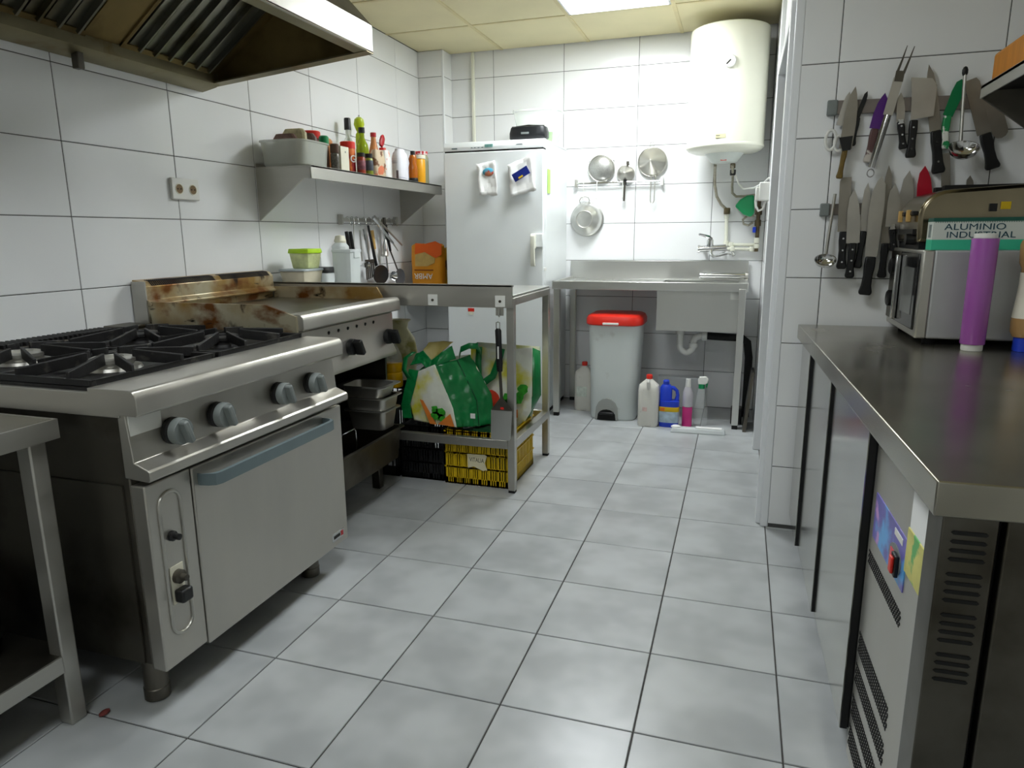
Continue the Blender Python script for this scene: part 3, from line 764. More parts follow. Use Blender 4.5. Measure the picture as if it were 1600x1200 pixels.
# ------------------------------------------------------------------ wall shelf on the left
def make_shelf():
    t = thing('wall_shelf', 'long stainless steel shelf with triangular brackets on the left wall', 'shelf', (-0.86, 2.49, 1.25))
    B(-1.005, -0.70, 1.742, 3.236, 1.490, 1.4985).build('shelf_board', M['steel'], t, bev=0.001)
    B(-0.704, -0.70, 1.742, 3.236, 1.440, 1.499).build('front_lip', M['steel'], t)
    B(-0.725, -0.704, 1.75, 3.23, 1.440, 1.443).build('lip_return', M['steel'], t)
    B(-1.005, -1.0, 1.742, 3.236, 1.499, 1.515).build('back_upstand', M['steel'], t)
    for y in (1.742, 3.226):
        MB().prism([(-1.003, 1.253), (-1.003, 1.490), (-0.706, 1.490), (-0.706, 1.442), (-0.745, 1.442)], 'y', y, y + 0.010).build('bracket', M['steel'], t)
make_shelf()
ZS = 1.4992

def cyl_item(name, label, cat, c, prof, m, parts=(), n=24, power=2.0, sx=1, sy=1, group=None):
    """turned vessel standing at c; parts = [(name, profile, material)]"""
    t = thing(name, label, cat, c, group=group)
    MB().lathe(prof, c, n, 'z', sx, sy, power).build('body', m, t)
    for pn, pp, pm in parts:
        MB().lathe(pp, c, n, 'z', sx, sy, power).build(pn, pm, t)
    return t

# translucent tub full of packets
def make_tub():
    t = thing('plastic_tub', 'translucent plastic tub full of packets on the near end of shelf', 'tub', (-0.86, 1.93, ZS))
    b = MB().lathe([(0.0, 0.0), (0.150, 0.0), (0.160, 0.008), (0.172, 0.108), (0.180, 0.110), (0.180, 0.116), (0.166, 0.114), (0.152, 0.012), (0.0, 0.010)], (-0.855, 1.853, ZS), 36, sx=0.72, sy=0.76, power=5)
    b.build('body', mat('cloudy_tub_plastic', (214, 218, 208), 0.3, alpha=0.55, var=0.06, scale=6), t)
    return t
make_tub()
for i, (x, y, z, a, col, lab) in enumerate([(-0.86, 1.79, 0.012, 0.1, (120, 92, 84), 'brown packet upright in the plastic tub nearest the wall bracket'),
                                          (-0.85, 1.85, 0.012, -0.15, (196, 188, 150), 'pale speckled packet upright in the plastic tub'),
                                          (-0.832, 1.905, 0.012, 0.2, (120, 100, 96), 'tan packet upright in the plastic tub')]):
    hgt = (0.135, 0.165, 0.150)[i]
    b = MB().lathe([(0.0, 0.0), (0.045, 0.0), (0.05, 0.02), (0.048, hgt - 0.02), (0.036, hgt), (0.0, hgt)], (x, y, ZS + z), 16, sx=1.3, sy=0.42, power=4)
    tag(b.build('food_packet', mat('packet_%d' % i, col, 0.5, var=0.35, scale=30, bump=0.3, bscale=30)), lab, 'packet')
cyl_item('coffee_jar', 'brown jar with wide red lid behind the far end of the plastic tub', 'jar', (-0.915, 2.085, ZS),
         [(0.0, 0.0), (0.040, 0.0), (0.044, 0.01), (0.044, 0.14), (0.038, 0.162), (0.0, 0.162)], M['brown'],
         [('lid', [(0.047, 0.163), (0.049, 0.167), (0.049, 0.195), (0.045, 0.2), (0.0, 0.2)], M['red'])], sy=0.9)
cyl_item('sauce_jar', 'small jar with green cap between the tub and spice grinder', 'jar', (-0.805, 2.028, ZS),
         [(0.0, 0.0), (0.020, 0.0), (0.022, 0.01), (0.022, 0.115), (0.0, 0.118)], M['brown'],
         [('cap', [(0.0, 0.119), (0.024, 0.120), (0.024, 0.160), (0.018, 0.166), (0.0, 0.166)], M['green'])])
b = MB().sphere((-0.90, 2.178, ZS + 0.158), 0.042, 14, 1.0, 1.25, 0.62)
b.lathe([(0.0, 0.0), (0.03, 0.0), (0.034, 0.06), (0.03, 0.14), (0.0, 0.142)], (-0.90, 2.178, ZS), 14)
tag(b.build('snack_bag', mat('orange_snack', (214, 150, 90), 0.45, var=0.3, scale=25, bump=0.3)), 'small orange snack bag behind the tub', 'bag')
cyl_item('spice_grinder', 'dark glass spice grinder with brown cap next to the tub', 'grinder', (-0.735, 2.008, ZS),
         [(0.0, 0.0), (0.019, 0.0), (0.021, 0.004), (0.021, 0.072), (0.017, 0.078), (0.0, 0.078)], mat('pepper_glass', (92, 88, 80), 0.2, var=0.5, scale=90),
         [('cap', [(0.0, 0.079), (0.020, 0.079), (0.021, 0.084), (0.021, 0.118), (0.018, 0.122), (0.0, 0.122)], mat('brown_cap', (86, 62, 48), 0.4))])
B(-0.758, -0.725, 2.048, 2.124, ZS, ZS + 0.118).build('spice_carton', M['cream'], bev=0.001)
c_ = tag(bpy.data.objects['spice_carton'], 'plain cream cardboard carton standing on the shelf edge', 'carton')
MB().box(-0.7252, -0.7245, 2.088, 2.096, ZS + 0.088, ZS + 0.096).build('printed_mark', M['knob'], c_)
t_ = cyl_item('cocoa_tin', 'red and white cocoa tin with looped white logo', 'tin', (-0.795, 2.235, ZS),
         [(0.0, 0.0), (0.036, 0.0), (0.0375, 0.003), (0.0375, 0.125), (0.0, 0.125)], mat('tin_print', (150, 30, 34), 0.35, var=0.2, scale=20, stain=[((222, 120, 60), 12, 0.55, 0.62)]),
         [('lid', [(0.0, 0.126), (0.039, 0.126), (0.039, 0.158), (0.036, 0.161), (0.0, 0.161)], M['red'])])
text('logo', 'G', M['white_plastic'], t_, 0.05, (-0.7585, 2.222, ZS + 0.072), (0.35, 0.94, 0), (0, 0, 1), 0.002)
cyl_item('oil_bottle', 'tall clear bottle with black cap at the back of the shelf', 'bottle', (-0.945, 2.50, ZS),
         [(0.0, 0.0), (0.03, 0.0), (0.032, 0.006), (0.032, 0.17), (0.026, 0.20), (0.014, 0.225), (0.013, 0.262), (0.0, 0.262)], M['glass'],
         [('cap', [(0.0, 0.263), (0.0185, 0.263), (0.0185, 0.322), (0.016, 0.326), (0.0, 0.326)], M['black'])])
cyl_item('pepper_mill', 'lime green pepper mill with ball top', 'mill', (-0.945, 2.63, ZS),
         [(0.0, 0.0), (0.029, 0.0), (0.030, 0.01), (0.024, 0.05), (0.020, 0.12), (0.025, 0.20), (0.022, 0.255), (0.014, 0.268), (0.02, 0.28), (0.031, 0.31), (0.026, 0.338), (0.012, 0.35), (0.0, 0.352)],
         mat('lime_paint', (178, 196, 20), 0.3, var=0.06),
         [('top_screw', [(0.0, 0.3525), (0.005, 0.3525), (0.005, 0.36), (0.0, 0.362)], M['chrome'])])
cyl_item('oil_bottle', 'green glass bottle with dark cap in front of the pepper mill', 'bottle', (-0.855, 2.495, ZS),
         [(0.0, 0.0), (0.034, 0.0), (0.036, 0.006), (0.036, 0.15), (0.032, 0.178), (0.018, 0.205), (0.014, 0.218), (0.014, 0.240), (0.0, 0.240)],
         mat('green_oil_glass', (170, 190, 50), 0.1, trans=0.45, ior=1.2, var=0.1),
         [('cap', [(0.0, 0.241), (0.0175, 0.241), (0.0175, 0.270), (0.0, 0.271)], M['black'])])
cyl_item('spice_jar', 'small jar of red spice with black cap and patterned label', 'jar', (-0.735, 2.262, ZS),
         [(0.0, 0.0), (0.0205, 0.0), (0.022, 0.004), (0.022, 0.080), (0.018, 0.086), (0.0, 0.086)], mat('red_spice', (150, 60, 40), 0.3, var=0.4, scale=40),
         [('cap', [(0.0, 0.087), (0.020, 0.087), (0.020, 0.106), (0.0, 0.107)], M['black']), ('label', [(0.0224, 0.02), (0.0228, 0.021), (0.0228, 0.066), (0.0224, 0.067)], mat('spice_label', (128, 74, 84), 0.5, var=0.5, scale=50))])
cyl_item('spice_jar', 'small jar with dark grey label and green herbs at bottom', 'jar', (-0.735, 2.345, ZS),
         [(0.0, 0.0), (0.0205, 0.0), (0.022, 0.004), (0.022, 0.082), (0.018, 0.088), (0.0, 0.088)], mat('green_herb', (130, 140, 40), 0.35, var=0.3, scale=50),
         [('cap', [(0.0, 0.089), (0.020, 0.089), (0.020, 0.110), (0.0, 0.111)], M['black']), ('label', [(0.0224, 0.022), (0.0228, 0.023), (0.0228, 0.074), (0.0224, 0.075)], mat('grey_label', (70, 74, 84), 0.5, var=0.3, scale=30))])
cyl_item('sauce_bottle', 'clear bottle of orange sauce with red cap', 'bottle', (-0.865, 2.645, ZS),
         [(0.0, 0.0), (0.029, 0.0), (0.031, 0.005), (0.031, 0.135), (0.026, 0.17), (0.016, 0.21), (0.014, 0.238), (0.0, 0.238)], mat('orange_glass', (222, 150, 96), 0.12, trans=0.35, var=0.1),
         [('cap', [(0.0, 0.239), (0.017, 0.239), (0.017, 0.262), (0.0, 0.264)], M['dark_red'])])
def bag_body(c, w, d, h, m, name, label, n=20, pinch=0.35, seed=0):
    rnd = random.Random(seed); b = MB()
    prof = [(0.0, 0.0), (0.92, 0.0), (1.0, 0.06), (1.02, 0.4), (0.97, 0.7), (0.85, 0.86), (pinch, 0.93), (pinch * 0.9, 1.0), (0.0, 1.0)]
    b.lathe([(r, z * h) for r, z in prof], c, n, 'z', w / 2, d / 2, 3.5)
    b.v = [(v[0] + rnd.uniform(-1, 1) * 0.002, v[1] + rnd.uniform(-1, 1) * 0.002, v[2]) for v in b.v]
    return tag(b.build(name, m, sharp=60), label, 'bag')
o = bag_body((-0.862, 2.745, ZS), 0.075, 0.085, 0.19, mat('red_film', (200, 26, 34), 0.3, var=0.15, bump=0.3, stain=[((210, 150, 60), 9, 0.55, 0.6)]), 'pasta_bag', 'red bag pinched shut by a red clip', pinch=0.5, seed=4)
MB().lathe([(0.0, 0.0), (0.016, 0.004), (0.024, 0.03), (0.022, 0.06), (0.010, 0.075), (0.0, 0.076)], (-0.862, 2.725, ZS + 0.185), 14, sx=0.5).rot(-0.5, 'X', (-0.862, 2.745, ZS + 0.19)).build('bag_clip', M['dark_red'], o)
o = bag_body((-0.742, 2.455, ZS), 0.055, 0.115, 0.140, mat('flour_bag_print', (210, 190, 160), 0.5, var=0.12, bump=0.3, stain=[((120, 80, 52), 14, 0.56, 0.6), ((214, 120, 84), 11, 0.6, 0.64)]), 'flour_bag', 'small tan printed flour packet standing on the shelf edge', pinch=0.8, seed=5)
o = bag_body((-0.748, 2.555, ZS), 0.05, 0.075, 0.150, mat('white_packet_print', (228, 226, 222), 0.5, var=0.08, bump=0.3, stain=[((224, 130, 96), 16, 0.60, 0.64)]), 'flour_bag', 'white and orange printed packet right of the tan packet', pinch=0.8, seed=6)
o = bag_body((-0.760, 2.765, ZS), 0.07, 0.125, 0.180, mat('white_bag_print', (224, 224, 230), 0.45, var=0.06, bump=0.4, bscale=20, stain=[((170, 170, 186), 30, 0.58, 0.66, (0.2, 0.2, 2))]), 'sugar_bag', 'white plastic bag with grey print near the far end of shelf', pinch=0.6, seed=9)
o = MB().box(-0.728, -0.722, 2.648, 2.664, ZS, ZS + 0.05); tag(o.build('tea_packet', mat('dark_packet', (54, 30, 30), 0.4, var=0.2)), 'tiny dark brown packet between the white bags', 'packet')
cyl_item('syrup_bottle', 'slim amber bottle with dark cap beside the orange jar', 'bottle', (-0.738, 2.893, ZS),
         [(0.0, 0.0), (0.026, 0.0), (0.028, 0.004), (0.028, 0.085), (0.022, 0.11), (0.026, 0.135), (0.018, 0.158), (0.0, 0.160)], mat('amber_liquid', (200, 110, 20), 0.12, trans=0.35, var=0.15),
         [('dark_base', [(0.0285, 0.0), (0.029, 0.001), (0.029, 0.022), (0.0285, 0.023)], M['black']), ('cap', [(0.0, 0.161), (0.014, 0.161), (0.014, 0.182), (0.0, 0.183)], M['black'])])
cyl_item('honey_jar', 'jar of yellow orange powder with cream lid', 'jar', (-0.735, 2.975, ZS),
         [(0.0, 0.0), (0.036, 0.0), (0.038, 0.004), (0.038, 0.135), (0.034, 0.142), (0.0, 0.142)], mat('turmeric', (226, 160, 20), 0.35, var=0.12),
         [('lid', [(0.0, 0.143), (0.039, 0.143), (0.040, 0.147), (0.040, 0.165), (0.0, 0.166)], M['cream'])])
cyl_item('preserve_jar', 'large glass jar with red and white checked lid at the far end', 'jar', (-0.80, 3.145, ZS),
         [(0.0, 0.0), (0.045, 0.0), (0.048, 0.006), (0.048, 0.165), (0.040, 0.185), (0.0, 0.185)], mat('jar_glass', (196, 196, 160), 0.15, trans=0.4, var=0.05, stain=[((120, 90, 40), 8, 0.6, 0.7)]),
         [('lid', [(0.0, 0.186), (0.043, 0.186), (0.044, 0.190), (0.044, 0.206), (0.0, 0.207)], mat('checked_lid', (206, 40, 50), 0.4, var=0.1, stain=[((240, 220, 220), 55, 0.52, 0.54)]))])

# ------------------------------------------------------------------ wall socket
def make_socket():
    t = thing('wall_socket', 'white double socket on the tiled wall above the range', 'socket', (-1.0, 1.276, 1.33))
    B(-1.009, -0.995, 1.200, 1.352, 1.329, 1.414).build('cover_plate', M['white_plastic'], t, bev=0.004, seg=3)
    for y in (1.238, 1.314):
        so = MB().lathe([(0.0215, 0), (0.0215, 0.003), (0.019, 0.003), (0.018, 0.0012), (0.0, 0.0012)], (-0.996, y, 1.371), 24, 'x').build('outlet', M['cream'], t)
        MB().lathe([(0.0, 0.0), (0.0178, 0.0), (0.0178, 0.0018), (0.0, 0.0018)], (-0.9955, y, 1.371), 24, 'x').build('outlet_recess', mat('socket_recess', (120, 96, 60), 0.6), so)
        for dy in (-0.0085, 0.0085):
            MB().cyl((-0.9945, y + dy, 1.371), (-0.993, y + dy, 1.371), 0.003, n=8).build('pin_hole', M['dark'], so)
make_socket()

# ------------------------------------------------------------------ utensil rail with hanging tools (left wall)
def make_rail():
    t = thing('utensil_rail', 'short steel rail with hooks on the wall below the shelf', 'rail', (-0.98, 2.79, 1.26))
    B(-0.992, -0.984, 2.455, 3.13, 1.262, 1.282).build('bar', M['steel'], t)
    for y in (2.45, 3.125):
        B(-1.006, -0.978, y - 0.008, y + 0.008, 1.243, 1.300).build('end_plate', M['steel'], t, bev=0.002)
    for y in (2.51, 2.56, 2.61, 2.70, 2.76, 2.82, 2.88, 2.95, 3.02, 3.08):
        MB().tube([(-0.988, y, 1.262), (-0.994, y, 1.284), (-0.984, y, 1.290), (-0.974, y, 1.282), (-0.970, y, 1.255), (-0.960, y, 1.240), (-0.952, y, 1.250)], 0.0022, 6).build('hook', M['chrome'], t)
make_rail()
def utensil(name, label, top, bottom, parts, cat):
    t = thing(name, label, cat, bottom)
    for pn, fn, m in parts:
        fn().build(pn, m, t)
    return t
def rod(a, b, r0, r1=None, n=10, flat=1.0):
    def f():
        k = MB().cyl(a, b, r0, r1, n)
        return k
    return f
def disc(c, ry, rz, t=0.006, bowl=0.012, tilt=0.0):
    """shallow oval bowl facing the room (+x)"""
    def f():
        k = MB().lathe([(0.0, 0.0), (0.55, 0.002), (0.92, bowl), (1.0, bowl + 0.002), (0.97, bowl + t), (0.5, t + 0.002), (0.0, t)], (0, 0, 0), 20, 'x')
        k.v = [(v[0] + c[0], v[1] * ry + c[1], v[2] * rz + c[2]) for v in k.v]
        if tilt: k.rot(tilt, 'X', c)
        return k
    return f
P1, P2 = (-0.950,2.684,1.241), (-0.950,2.763,0.998)
H1 = (-0.945,2.781,0.942)
utensil('skimmer', 'large black skimmer with holes hanging below the shelf', P1, H1, [('handle', rod(P1, P2, 0.007, 0.010), M['black']), ('head', disc(H1, 0.098, 0.060), M['black'])], 'skimmer')
P1, P2, H1 = (-0.955,2.912,1.244), (-0.955,3.054,0.960), (-0.950,3.048,0.911)
utensil('slotted_spoon', 'dark grey slotted spoon with long steel shaft, farthest of the hanging tools', P1, H1, [('handle', rod(P1, (-0.955,2.966,1.083), 0.011, 0.008), M['black']), ('shaft', rod((-0.955,2.966,1.083), P2, 0.005), M['steel_dark']), ('head', disc(H1, 0.070, 0.056), mat('grey_nylon', (70, 74, 78), 0.4))], 'spoon')
P1, P2 = (-0.940,2.611,1.218), (-0.940,2.661,1.037)
def turner():
    a, b_, c, d = (-0.938,2.604,1.039), (-0.938,2.713,1.039), (-0.938,2.718,0.934), (-0.938,2.607,0.917)
    k = MB()
    for i in range(5):
        f0, f1 = i / 5 + 0.03, (i + 1) / 5 - 0.03
        L = lambda p, q, f: tuple(p[j] * (1 - f) + q[j] * f for j in range(3))
        k.slab([L(a, b_, f0), L(a, b_, f1), L(d, c, f1), L(d, c, f0)], (1, 0, 0), 0.002)
    L = lambda p, q, f: tuple(p[j] * (1 - f) + q[j] * f for j in range(3))
    k.slab([a, b_, L(b_, c, 0.22), L(a, d, 0.22)], (1, 0, 0), 0.0022)
    return k
utensil('slotted_turner', 'steel slotted turner hanging left of the black skimmer', P1, (-0.940,2.664,0.913), [('handle', rod(P1, P2, 0.008, 0.006), M['chrome']), ('blade', turner, M['steel_dark'])], 'turner')
P1, P2 = (-0.915,2.688,1.286), (-0.905,2.910,1.132)
t_ = utensil('kitchen_tongs', 'bright steel tongs hung slanting across the other tools', P1, P2, [('arm', rod(P1, P2, 0.010, 0.007), M['chrome']), ('arm', rod((-0.935,2.741,1.295), (-0.930,3.083,1.118), 0.007, 0.006), M['steel']), ('tip', rod(P2, (-0.905,2.976,1.083), 0.006, 0.003), M['steel'])], 'tongs')
P1, P2 = (-0.972,2.768,1.211), (-0.972,2.788,1.099)
utensil('palette_knife', 'palette knife with tan wooden handle on the rail', P1, P2, [('handle', rod(P1, P2, 0.011, 0.012), M['wood']), ('blade', rod(P2, (-0.972,2.792,0.977), 0.006, 0.007), M['steel'])], 'knife')
P1, P2, H1 = (-0.960,2.924,1.084), (-0.960,2.928,0.954), (-0.955,2.934,0.925)
utensil('small_ladle', 'small steel ladle between the two dark spoons', P1, H1, [('handle', rod((-0.960,2.888,1.243), P2, 0.006), M['chrome']), ('bowl', disc(H1, 0.05, 0.03, bowl=0.03), M['chrome'])], 'ladle')
P1, H1 = (-0.965,2.609,1.211), (-0.955,2.608,1.008)
utensil('small_ladle', 'small round steel ladle behind the translucent pitcher', P1, H1, [('handle', rod(P1, (-0.960,2.611,1.031), 0.005), M['steel']), ('bowl', disc(H1, 0.035, 0.022, bowl=0.025), M['chrome'])], 'ladle')
for a, b_, m, lab in (((-0.930,2.361,1.171), (-0.930,2.391,1.068), M['wood'], 'knife with tan handle behind the translucent pitcher'),
                     ((-0.930,2.399,1.203), (-0.930,2.432,1.066), M['black'], 'left of two knives with black handles behind the pitcher'),
                     ((-0.930,2.440,1.203), (-0.930,2.468,1.065), M['black'], 'right of two knives with black handles behind the pitcher')):
    utensil('kitchen_knife', lab, a, (b_[0], b_[1], b_[2] - 0.1), [('handle', rod(a, b_, 0.010, 0.012), m), ('blade', rod(b_, (b_[0], b_[1] + 0.02, b_[2] - 0.10), 0.008, 0.003), M['steel'])], 'knife')
for a, b_, lab in (((-0.970,2.557,1.266), (-0.970,2.536,1.063), 'thin steel skewer right of the black handled knives'), ((-0.975,2.866,1.165), (-0.975,2.859,1.006), 'thin steel skewer right of the wooden handled palette knife')):
    tag(MB().cyl(a, b_, 0.004, 0.003, 8).build('skewer', M['steel']), lab, 'skewer')
P1, P2 = (-0.975,2.937,1.292), (-0.970,2.959,1.071)
utensil('whisk', 'steel whisk with dark handle behind the slotted spoon', P1, P2, [('handle', rod(P1, (-0.975,2.945,1.192), 0.010), M['steel_dark']), ('wires', rod((-0.975,2.945,1.192), (-0.970,2.913,1.052), 0.006, 0.024), M['steel'])], 'whisk')

# ------------------------------------------------------------------ things on the stand
ZT = 0.9172
c = (-0.865, 1.90, ZT + 0.0)
tr_ = B(-0.985, -0.80, 1.79, 2.06, ZT, ZT + 0.022).build('black_tray', M['gloss_black'], bev=0.006)
tag(tr_, 'thin black tray under the food containers', 'tray')
t_ = cyl_item('food_container', 'flat clear food container with yellowish food and grey lid', 'container', (-0.885, 1.88, ZT + 0.023),
         [(0.0, 0.0), (0.078, 0.0), (0.086, 0.006), (0.098, 0.070), (0.0, 0.070)], mat('filled_container', (220, 212, 188), 0.3, alpha=0.85, var=0.1, scale=10),
         [('lid', [(0.0, 0.071), (0.103, 0.071), (0.104, 0.075), (0.100, 0.081), (0.0, 0.081)], mat('grey_lid', (176, 186, 190), 0.3, alpha=0.8))], n=32, power=5, sx=0.8, sy=0.95)
t_ = cyl_item('food_container', 'square container with lime green lid stacked on the flat one', 'container', (-0.87, 1.90, ZT + 0.1045),
         [(0.0, 0.0), (0.055, 0.0), (0.060, 0.005), (0.072, 0.074), (0.0, 0.074)], mat('herb_container', (214, 222, 160), 0.3, alpha=0.85, var=0.2, scale=25),
         [('lid', [(0.0, 0.075), (0.077, 0.075), (0.078, 0.080), (0.074, 0.096), (0.0, 0.098)], mat('lime_lid', (178, 220, 30), 0.35, var=0.05))], n=32, power=5, sx=0.85, sy=0.9)
t_ = cyl_item('food_container', 'clear container with black lid half hidden behind the pitcher', 'container', (-0.93, 2.135, ZT),
         [(0.0, 0.0), (0.05, 0.0), (0.058, 0.07), (0.0, 0.07)], M['frost'],
         [('lid', [(0.0, 0.071), (0.062, 0.071), (0.062, 0.085), (0.05, 0.10), (0.0, 0.10)], M['black'])], n=28, power=4)
t_ = thing('pitcher', 'tall square translucent pitcher standing on the stand', 'pitcher', (-0.72, 2.04, ZT))
MB().lathe([(0.0, 0.0), (0.046, 0.0), (0.050, 0.006), (0.056, 0.178), (0.058, 0.180), (0.053, 0.180), (0.047, 0.010), (0.0, 0.008)], (-0.72, 2.04, ZT), 32, power=7).build('body', M['frost'], t_)
MB().lathe([(0.0, 0.181), (0.059, 0.181), (0.060, 0.185), (0.060, 0.194), (0.0, 0.196)], (-0.72, 2.04, ZT), 32, power=7).build('lid', mat('clear_white_lid', (224, 230, 232), 0.3, alpha=0.7), t_)
B(-0.667, -0.659, 2.015, 2.065, ZT + 0.150, ZT + 0.194).build('lid_flap', M['frost'], t_, bev=0.004)
cyl_item('squeeze_bottle', 'small white dispenser bottle behind the pitcher', 'bottle', (-0.885, 2.255, ZT),
         [(0.0, 0.0), (0.040, 0.0), (0.042, 0.005), (0.042, 0.205), (0.028, 0.225), (0.0, 0.225)], M['frost'],
         [('spout', [(0.0, 0.226), (0.026, 0.226), (0.03, 0.235), (0.022, 0.262), (0.0, 0.268)], M['cream'])], power=3)
# orange bags between the wall and the refrigerator, on a small corner shelf
b = MB().box(XL + 0.002, -0.64, 3.11, 3.575, 0.772, 0.79)
tag(b.build('corner_shelf', M['steel']), 'small steel shelf between the left wall and the refrigerator', 'shelf')
def make_flour_bag():
    z0 = 0.7905; yf = 3.170
    t = thing('flour_bag', 'orange paper bag of bread flour standing upside down', 'bag', (-0.80, 3.22, z0))
    b = MB()
    b.lathe([(0.0, 0.0), (0.92, 0.0), (0.98, 0.02), (1.0, 0.23), (0.97, 0.325), (0.0, 0.335)], (-0.808, 3.225, z0), 28, 'z', 0.112, 0.052, 5)
    b.v = [(v[0], v[1], v[2] + (0.012 * math.sin(v[0] * 50 + 1.0) if v[2] > z0 + 0.31 else 0)) for v in b.v]
    b.build('body', mat('orange_bag_print', (228, 150, 20), 0.5, var=0.06, bump=0.25, bscale=22), t, sharp=60)
    P = lambda pts: [(p_[0], p_[2]) for p_ in pts]
    MB().prism(P([(-0.881,3.170,1.057), (-0.810,3.170,1.070), (-0.728,3.170,1.032), (-0.686,3.170,1.053), (-0.684,3.170,1.120), (-0.729,3.170,1.141), (-0.804,3.170,1.124), (-0.874,3.170,1.129)]), 'y', yf - 0.002, yf + 0.001).build('top_band', mat('deep_orange', (230, 96, 14), 0.5, bump=0.2), t)
    MB().prism(P([(-0.877,3.170,1.053), (-0.806,3.170,1.070), (-0.733,3.170,1.028), (-0.738,3.170,0.999), (-0.791,3.170,0.977), (-0.880,3.170,0.977)]), 'y', yf - 0.003, yf).build('printed_loaf', mat('loaf_print', (190, 158, 90), 0.5, var=0.12, scale=20), t)
    a, c = (-0.886,3.170,0.955), (-0.749,3.170,0.948)
    B(a[0], c[0], yf - 0.003, yf, c[2], a[2]).build('printed_line', mat('brown_line', (130, 56, 10), 0.5), t)
    a = (-0.821,3.170,0.913)
    text('lettering', 'AMBR', M['white_plastic'], t, 0.052, (a[0], yf - 0.003, a[2]), (-1, 0, 0), (0, 0, -1), 0.0006)
make_flour_bag()
b = MB().lathe([(0.0, 0.0), (0.92, 0.0), (1.0, 0.03), (1.0, 0.25), (0.9, 0.30), (0.0, 0.31)], (-0.775, 3.345, 0.7905), 24, 'z', 0.115, 0.05, 4)
tag(b.build('flour_bag', mat('brown_bag_print', (196, 150, 30), 0.5, var=0.15, scale=12, stain=[((90, 60, 30), 9, 0.55, 0.6)]), sharp=60), 'brown and yellow flour bag tucked behind the orange one', 'bag')

# ------------------------------------------------------------------ crates and shopping bags under the stand
def make_crate(name, label, x0, x1, y0, y1, z0, z1, m, nv, nu):
    t = thing(name, label, 'crate', ((x0 + x1) / 2, (y0 + y1) / 2, z0))
    th = 0.006
    B(x0, x1, y0, y1, z0, z0 + 0.008).build('base', m, t)
    def wall(axis, fixed, a, b_):
        k = MB()
        s = lambda u0, u1, v0, v1, t0=0.0, t1=th: (k.box(u0, u1, fixed - t1, fixed - t0, v0, v1) if axis == 'y' else k.box(fixed - t1, fixed - t0, u0, u1, v0, v1))
        hz = z1 - z0
        for f0, f1 in ((0.0, 0.12), (0.30, 0.335), (0.56, 0.595), (0.84, 1.0)):
            s(a, b_, z0 + hz * f0, z0 + hz * f1)
        n = nv if axis == 'y' else nu
        for i in range(n + 1):
            w = 0.010 if i % 4 else 0.02
            u = a + (b_ - a - w) * i / n
            s(u, u + w * 0.6, z0, z1)
        for f in (0.33, 0.6, 0.99):
            s(a - 0.001, b_ + 0.001, z0 + hz * f - 0.006, z0 + hz * f, -0.004, th)
        return k
    wall('y', y0 + th, x0, x1).build('side_wall', m, t); wall('y', y1, x0, x1).build('side_wall', m, t)
    wall('x', x0 + th, y0, y1).build('side_wall', m, t); wall('x', x1, y0, y1).build('side_wall', m, t)
    return t
cr = make_crate('plastic_crate', 'yellow plastic crate with a paper name note under the stand', -0.108, 0.222, 1.815, 2.215, 0.0, 0.268, M['yellow'], 28, 28)
nt = MB().prism([(0.012, 0.158), (0.015, 0.088), (0.045, 0.098), (0.09, 0.080), (0.112, 0.085), (0.100, 0.118), (0.112, 0.155), (0.10, 0.160)], 'y', 1.8085, 1.8103)
nto = tag(nt.build('paper_label', mat('cream_paper', (226, 218, 184), 0.8, var=0.05)), 'torn cream paper label with pencilled name on the yellow crate', 'label')
text('lettering', 'VITALIA', M['black'], nto, 0.030, (0.060, 1.8083, 0.130), (1, 0, -0.04), (0, 0, 1), 0.0002, 0.7)
make_crate('plastic_crate', 'black openwork plastic crate under the green and white bag', -0.350, -0.120, 1.83, 2.20, 0.0, 0.272, M['black'], 16, 24)
# tall black crate behind the griddle that carries oil and onions
make_crate('plastic_crate', 'black plastic crate standing behind the griddle side', -0.84, -0.362, 1.83, 2.20, 0.0, 0.430, M['black'], 16, 16)

veg_white = mat('bag_print_white', (226, 228, 214), 0.25, var=0.06, bump=0.7, bscale=9, stain=[((214, 208, 70), 6, 0.50, 0.66), ((206, 206, 196), 9, 0.55, 0.75)])
bag_green = mat('bag_green_woven', (14, 112, 56), 0.28, var=0.2, scale=10, bump=1.0, bscale=14)
leaf_green = mat('print_green', (52, 150, 40), 0.4, var=0.4, scale=40)
print_orange = mat('print_orange', (214, 124, 50), 0.4, var=0.15, scale=20)
print_red = mat('print_red', (206, 62, 36), 0.4, var=0.2, scale=20)

